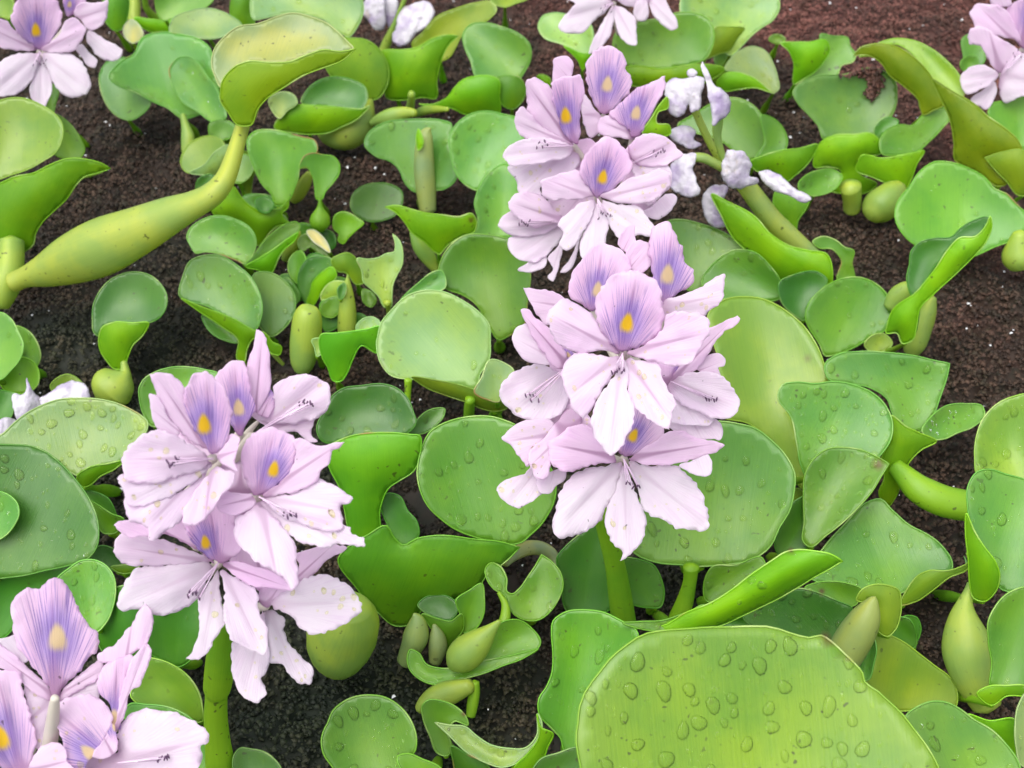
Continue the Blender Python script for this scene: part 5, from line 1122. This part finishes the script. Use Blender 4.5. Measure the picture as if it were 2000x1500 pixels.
# browned spots on margins and blades (photo pixels, radius)
BURN = [(1612, 1243, 7), (1628, 1256, 7), (1645, 1272, 5), (1660, 1285, 4), (1716, 907, 9), (1545, 1076, 5), (1563, 1411, 4), (1545, 1353, 3), (1605, 1155, 5), (1580, 704, 5), (745, 715, 4), (905, 1395, 4), (920, 430, 4), (690, 285, 3)]
FLOWER_OBJ = {}
for it in ITEMS:
    if it['type'] == 'leaf':
        pl = plant_of(it['plant']); pats = it['patches']; V = []; T = []; Cc = []; U = []; off = 0; dropjobs = []
        main = pats[0]
        work = [(P, False) for P in pats]
        for P in pats[1:]:            # the near side is folded up: the blade itself goes on behind it down to the petiole
            if P.tilt > main.tilt + 12:
                H = Patch(); H.__dict__.update(main.__dict__); c = P.outline.mean(0); H.outline = c + (P.outline - c) * 0.90
                H.dome = 0.0; H.hidden = True; H.front = P; work.append((H, True))
        base_col = {}
        for P, hid in work:
            co, tr, v2, ph_ = patch_mesh(P, 1.6 if hid else 1.0)
            if hid:            # always a little behind the folded side
                dep = (co - CAM) @ FW; need = t_of(P.front, v2) + 0.004 + 0.10 * P.front.size * P.front.tm / FPX * np.clip(ph_, 0, 1)
                co = CAM + (co - CAM) * (np.maximum(dep, need) / dep)[:, None]
            if P.col not in base_col: base_col[P.col] = jitter(COLS[P.col])
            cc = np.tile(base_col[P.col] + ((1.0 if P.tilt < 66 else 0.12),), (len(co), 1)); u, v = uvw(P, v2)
            for bx, by, br in BURN:
                w_ = np.clip(1.6 - np.hypot(v2[:, 0] - bx, v2[:, 1] - by) / br, 0, 1)[:, None] * 0.9; cc[:, :3] = cc[:, :3] * (1 - w_) + np.array([(0.13, 0.07, 0.02)]) * w_
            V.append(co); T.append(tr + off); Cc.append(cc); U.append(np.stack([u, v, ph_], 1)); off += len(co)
            if P.drops and not hid: dropjobs.append((P, co, tr, v2))
            if it['plant'] == 'rt' and P is main and len(pats) > 1 and P.outline[:, 1].min() < 140: CRUMB = (co, tr)
        rimf = []; nrim0 = sum(len(q) for q in T)
        for P, hid in work:            # pale thickened margin
            if hid: continue
            ol = P.outline; m_ = len(ol); ro = CAM + ray(ol) * t_of(P, ol)[:, None]
            tg = np.roll(ro, -1, 0) - np.roll(ro, 1, 0); tg /= np.linalg.norm(tg, axis=1)[:, None] + 1e-12
            a1 = np.cross(tg, P.n); a1 /= np.linalg.norm(a1, axis=1)[:, None] + 1e-12; a2 = np.cross(a1, tg)
            rr = 0.00007 if P.size > 90 else 0.00006
            vv = np.concatenate([ro + rr * (math.cos(w) * a1 + math.sin(w) * a2) for w in (0, 1.5708, 3.1416, 4.7124)])
            ii = np.arange(m_); jj = (ii + 1) % m_
            for w in range(4):
                w2 = (w + 1) % 4
                rimf.append(np.stack([ii + w * m_, jj + w * m_, jj + w2 * m_], 1) + off); rimf.append(np.stack([ii + w * m_, jj + w2 * m_, ii + w2 * m_], 1) + off)
            V.append(vv); rc = np.tile(base_col[P.col] + (0.3,), (len(vv), 1)); o4 = np.tile(ol, (4, 1))
            for bx, by, br in BURN:
                w_ = np.clip(1.6 - np.hypot(o4[:, 0] - bx, o4[:, 1] - by) / br, 0, 1)[:, None]; rc[:, :3] = rc[:, :3] * (1 - w_) + np.array([(0.13, 0.07, 0.02)]) * w_
            Cc.append(rc); U.append(np.tile((0.5, 1.0, 0), (len(vv), 1))); off += len(vv)
        me = mesh_from('leaf', np.vstack(V), np.vstack(T + rimf))
        mi = np.zeros(len(me.polygons), np.int32); mi[nrim0:] = 1; me.polygons.foreach_set('material_index', mi)
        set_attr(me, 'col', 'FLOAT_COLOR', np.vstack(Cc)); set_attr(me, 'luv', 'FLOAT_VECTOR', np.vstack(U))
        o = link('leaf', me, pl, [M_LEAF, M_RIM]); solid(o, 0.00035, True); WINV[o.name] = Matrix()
        # petiole reaching down and back to the crown of the rosette
        J = it['J'] + nrm(it['J'] - CAM) * 0.0035
        h = J[2]; foot = np.array([J[0], J[1] + 1.08 * h, -0.004])
        if h > 0.006 and it['H'] < 0.08:
            rr = np.clip(0.05 * main.size * main.tm / FPX, 0.0012, 0.0035)
            pts = np.array([J, J * 0.66 + foot * 0.34, J * 0.33 + foot * 0.67, foot])
            pm = tube_mesh('petiole', pts, np.array([rr * 0.7, rr * 0.9, rr * 1.6, rr * 1.2]), jitter(COLS['k']), 10)
            link('petiole', pm, o, [M_LEAF])
        if it['plant'] == 'rt' and len(pats) > 1 and main.outline[:, 1].min() < 140: CRUMB_LEAF = o
        for P, co, tr, v2 in dropjobs:
            big = 0.0017 if P.size > 120 else 0.0012
            if it['plant'] == 'bg' and P.size > 350: big = 0.0020
            scatter_drops(o, co, tr, v2, P.outline, int(P.drops * 4.0), 0.00022, big * 1.1)
    elif it['type'] == 'tube':
        pl = plant_of(it['plant']); rad = it['path'][:, 2] * it['t'] / FPX
        nm = 'flower_stalk' if it['lock'] > 0.8 else 'petiole'
        pts = it['pts']
        me = tube_mesh(nm, pts, rad, jitter(COLS[it['col']], 0.06), 18)
        link(nm, me, pl, [M_TUBE if it['col'] == 'q' else M_LEAF])
    elif it['type'] == 'wilt':
        P = it['patches'][0]; co, tr, v2, _ = patch_mesh(P, 0.7); me = mesh_from('withered_petal', co, tr)
        o = link('withered_petal', me, plant_of(it['plant']), [M_WILT]); solid(o, 0.0005, False)
    else:
        P = it['patches'][0]; fl = it['flower']; pl = plant_of(it['plant'])
        co, tr, v2, _ = patch_mesh(P, 0.8)
        if 'obj' not in fl:                         # the flower's tube carries its petals
            C3 = CAM + (fl['C3'] - CAM) * float(np.mean([p['s'] for p in fl['petals']]))
            ax = np.array([SPIKES[it['plant']][0], 0]);  y = SPIKE_Y[it['plant']]
            sx = at_z(SPIKES[it['plant']][0], SPIKES[it['plant']][1], 0)[0]
            foot = np.array([sx + (C3[0] - sx) * 0.25, y + 0.004, max(C3[2] - 0.022, 0.012)])
            back = C3 + nrm(C3 - CAM) * 0.006
            mid = 0.5 * (back + foot) + np.array([0, 0, -0.001])
            tm = tube_mesh('flower', np.array([back, mid, foot]), np.array([0.0013, 0.0014, 0.0015]), None, 10)
            fo = link('flower', tm, pl, [M_TUBE]); WINV[fo.name] = Matrix(); fl['obj'] = fo; fl['C3b'] = C3; fl['bv'] = []
        me = mesh_from('petal', co, tr); u, v = uvw(P, v2)
        set_attr(me, 'luv', 'FLOAT_VECTOR', np.stack([u, v, np.zeros_like(u)], 1))
        if P.eye is not None:
            d = v2 - np.array(P.eye); e = np.stack([(d @ P.ax) / P.len, (d @ P.cx) / P.len, np.ones(len(u))], 1)
        else: e = np.tile((5.0, 5.0, 0.0), (len(u), 1))
        set_attr(me, 'eye', 'FLOAT_VECTOR', e); set_attr(me, 'tone', 'FLOAT', np.full(len(u), min(1, max(0, P.tone + rng.uniform(-.06, .06)))))
        set_attr(me, 'pale', 'FLOAT', np.full(len(u), P.pale))
        o = link('petal', me, fl['obj'], [M_PETAL]); solid(o, 0.00015, False)
        fl['bv'].append((co, tr))
        if P.size > 60 and P.tone < 0.75 and it['plant'] in ('cs', 'sl', 'sp', 'bl'):
            WINV[fl['obj'].name] = Matrix()
            fl.setdefault('dj', []).append((co, tr, v2, P.outline))

# stamens and rain on the flowers
for it in ITEMS:
    if it['type'] != 'petal': continue
    fl = it['flower']
    if fl.get('done'): continue
    fl['done'] = True
    for co, tr, v2, ol in fl.get('dj', []):
        if rng.random() < 0.7: scatter_drops(fl['obj'], co, tr, v2, ol, int(rng.integers(3, 12)), 0.0003, 0.0009)
    if fl['st']:
        vs = []; fs = []; off = 0
        for co, tr in fl['bv']: vs.append(co); fs += (tr + off).tolist(); off += len(co)
        bvh = BVHTree.FromPolygons([Vector(c) for c in np.vstack(vs)], fs)
        bmA = bmesh.new(); bmF = bmesh.new(); c = np.array(fl['st']); cpx = np.array(fl['c'])
        nst = 6
        for k in range(nst):
            q = c + np.array([(k - 2.5) * 4.6 + rng.uniform(-2, 2), rng.uniform(-7, 9)])
            d = Vector(ray(q)[0]).normalized(); hit = bvh.ray_cast(Vector(CAM), d)
            dist = hit[3] if hit[0] is not None else (Vector(fl['C3b']) - Vector(CAM)).length
            p = Vector(CAM) + d * (dist - rng.uniform(0.0012, 0.003))
            rot = Matrix.Rotation(rng.uniform(-0.6, 0.6), 4, Vector(FW)) @ Matrix(((1, 0, 0, 0), (0, UP[1], -FW[1], 0), (0, UP[2], -FW[2], 0), (0, 0, 0, 1)))
            bmesh.ops.create_uvsphere(bmA, u_segments=8, v_segments=6, radius=1.0, matrix=Matrix.Translation(p) @ rot @ Matrix.Diagonal((0.00028, 0.00075, 0.00026, 1)))
            C = Vector(fl['C3b']) + (Vector(CAM) - Vector(fl['C3b'])).normalized() * 0.002; m1 = (C + p) / 2 + (Vector(CAM) - p).normalized() * 0.003
            prev = None
            for s in np.linspace(0, 1, 9):
                pt = C * (1 - s) ** 2 + m1 * 2 * s * (1 - s) + p * s ** 2; ring = []
                for a in range(5):
                    ring.append(bmF.verts.new(pt + 0.00016 * (Vector(RT) * math.cos(a * 1.2566) + Vector(UP) * math.sin(a * 1.2566))))
                if prev:
                    for a in range(5): bmF.faces.new((prev[a], prev[(a + 1) % 5], ring[(a + 1) % 5], ring[a]))
                prev = ring
        me = bpy.data.meshes.new('anther_cluster'); bmA.to_mesh(me); bmA.free(); me.shade_smooth(); link('anther_cluster', me, fl['obj'], [M_ANTH])
        me = bpy.data.meshes.new('filament_cluster'); bmF.to_mesh(me); bmF.free(); me.shade_smooth(); link('filament_cluster', me, fl['obj'], [M_FILA])

# ---------------------------------------------------------------- pond: water sheet and the mat of floating fern
def sheet(name, x0, x1, y0, y1, z, mat, kind):
    me = bpy.data.meshes.new(name); me.from_pydata([(x0, y0, z), (x1, y0, z), (x1, y1, z), (x0, y1, z)], [], [(0, 1, 2, 3)])
    o = link(name, me, None, [mat]); o['kind'] = kind; return o
wo = sheet('pond_water', -60, 60, -60, 60, -0.012, M_WATER, 'structure')
xs = np.arange(-0.75, 0.75, 0.004); ys = np.arange(-0.15, 1.6, 0.004)
X, Y = np.meshgrid(xs, ys); x, y = X.ravel(), Y.ravel()
def mat_h(x, y): return 0.006 * vnoise(x, y, 60, 1) + 0.0055 * vnoise(x, y, 150, 2) + 0.004 * vnoise(x, y, 20, 3) - 0.011
z = mat_h(x, y); nx, ny = len(xs), len(ys)
idx = np.arange(nx * ny).reshape(ny, nx)
q = np.stack([idx[:-1, :-1], idx[:-1, 1:], idx[1:, 1:], idx[1:, :-1]], -1).reshape(-1, 4)
me = bpy.data.meshes.new('fern_mat'); me.vertices.add(len(x)); me.vertices.foreach_set('co', np.stack([x, y, z], 1).ravel())
me.loops.add(q.size); me.loops.foreach_set('vertex_index', q.ravel()); me.polygons.add(len(q))
me.polygons.foreach_set('loop_start', np.arange(len(q)) * 4); me.update(calc_edges=True); me.shade_smooth()
set_attr(me, 'rnd', 'FLOAT', rng.random(len(x)) * 0.12)  # base coloured dark so the gaps between tufts read as shaded
fm = link('fern_mat', me, None, [M_FERN]); fm['kind'] = 'structure'
# the outer pond, one plain ring of mat beyond the modelled part
r0 = [(-0.75, -0.15), (0.746, -0.15), (0.746, 1.596), (-0.75, 1.596)]; r1 = [(-60, -60), (60, -60), (60, 60), (-60, 60)]
me = bpy.data.meshes.new('outer_fern_mat'); me.from_pydata([(a, b, -0.003) for a, b in r0 + r1], [], [(i, (i + 1) % 4, 4 + (i + 1) % 4, 4 + i) for i in range(4)])
set_attr(me, 'rnd', 'FLOAT', np.full(8, 0.4)); fo = link('outer_fern_mat', me, None, [M_FERN]); fo['kind'] = 'structure'

def lumps(name, x, y, z, r, mat, rndv, squash=0.7):
    """many little scale tufts, one low-poly bead each"""
    n = len(x); base = np.array([(1, 0, 0), (-.5, .866, 0), (-.5, -.866, 0), (0.3, 0.5, .75), (-.55, 0, .7), (.3, -.5, .8)])
    fb = np.array([(0, 3, 5), (0, 1, 3), (1, 4, 3), (1, 2, 4), (2, 5, 4), (2, 0, 5), (3, 4, 5)])
    a = rng.uniform(0, 2 * math.pi, n); tl = rng.uniform(-0.5, 0.5, (n, 2)); ca, sa = np.cos(a), np.sin(a)
    B = base[None] * np.array([1, 1, squash]) * (1 + rng.uniform(-0.25, 0.25, (n, 6, 3)))
    Xr = B[..., 0] * ca[:, None] - B[..., 1] * sa[:, None]; Yr = B[..., 0] * sa[:, None] + B[..., 1] * ca[:, None]
    Zr = B[..., 2] + Xr * tl[:, :1] + Yr * tl[:, 1:]
    co = np.stack([x[:, None] + Xr * r[:, None], y[:, None] + Yr * r[:, None], z[:, None] + Zr * r[:, None]], -1).reshape(-1, 3)
    f = (fb[None] + (np.arange(n) * 6)[:, None, None]).reshape(-1, 3)
    me = bpy.data.meshes.new(name); me.vertices.add(len(co)); me.vertices.foreach_set('co', co.ravel())
    me.loops.add(f.size); me.loops.foreach_set('vertex_index', f.ravel()); me.polygons.add(len(f)); me.polygons.foreach_set('loop_start', np.arange(len(f)) * 3)
    me.update(calc_edges=True); me.shade_smooth()
    set_attr(me, 'rnd', 'FLOAT', np.repeat(rndv, 6))
    return me
N = 290000
ty = 0.10 + 1.05 * rng.random(N) ** 0.85; tx = rng.uniform(-1, 1, N) * (0.12 + 0.31 * ty)
far_ = rng.random(N) < 0.17; tx = np.where(far_, rng.uniform(-0.7, 0.7, N), tx); ty = np.where(far_, rng.uniform(-0.1, 1.5, N), ty)
dens = vnoise(tx, ty, 90, 5) * 0.6 + vnoise(tx, ty, 28, 6) * 0.4; keep = dens > 0.14; tx, ty, dens = tx[keep], ty[keep], dens[keep]
tr_ = rng.uniform(0.0005, 0.0015, len(tx)) * (0.9 + 0.25 * ty)
tz = mat_h(tx, ty) + (dens - 0.14) * 0.010 * rng.random(len(tx)) + 0.0004
me = lumps('fern_tufts', tx, ty, tz, tr_, M_FERN, np.clip(rng.random(len(tx)) * 0.75 + (dens - 0.5) * 1.2, 0, 1))
ft = link('fern_tufts', me, None, [M_FERN]); tag(ft, 'dark brown-green floating fern covering the water between the leaves', 'floating fern', None, 'stuff')
# crumbs of the fern lying on the broad mint leaf
bv_ = BVHTree.FromPolygons([Vector(c) for c in CRUMB[0]], CRUMB[1].tolist()); cp = []
way = np.array([(985, 405), (1010, 375), (1060, 395), (1110, 400), (1160, 405), (1190, 430), (1180, 470), (1150, 500), (1150, 540)]) * .35 + np.array([1300, 0])
for k in range(420):
    w = rng.uniform(0, len(way) - 1.001); i = int(w); q = way[i] * (1 - w + i) + way[i + 1] * (w - i) + rng.normal(0, 6.0, 2)
    hit = bv_.ray_cast(Vector(CAM), Vector(ray(q)[0]).normalized())
    if hit[0] is not None: cp.append(np.array(hit[0]) - nrm(ray(q)[0]) * rng.uniform(0, 0.0025))
cp = np.array(cp)
me = lumps('fern_crumbs', cp[:, 0], cp[:, 1], cp[:, 2], rng.uniform(0.0008, 0.0017, len(cp)), M_FERN, rng.random(len(cp)))
co_ = link('fern_crumbs', me, CRUMB_LEAF, [M_FERN]); co_['kind'] = 'stuff'
n = 1100; sx = rng.uniform(-0.36, 0.36, n); sy = rng.uniform(0.18, 0.9, n)
me = lumps('white_specks', sx, sy, mat_h(sx, sy) + 0.0035, rng.uniform(0.0003, 0.0007, n) * rng.choice([0.6, 0.8, 1, 1.7], n), M_SPECK, np.ones(n))
ws = link('white_specks', me, None, [M_SPECK]); tag(ws, 'tiny white specks scattered over the dark floating fern', 'specks', None, 'stuff')
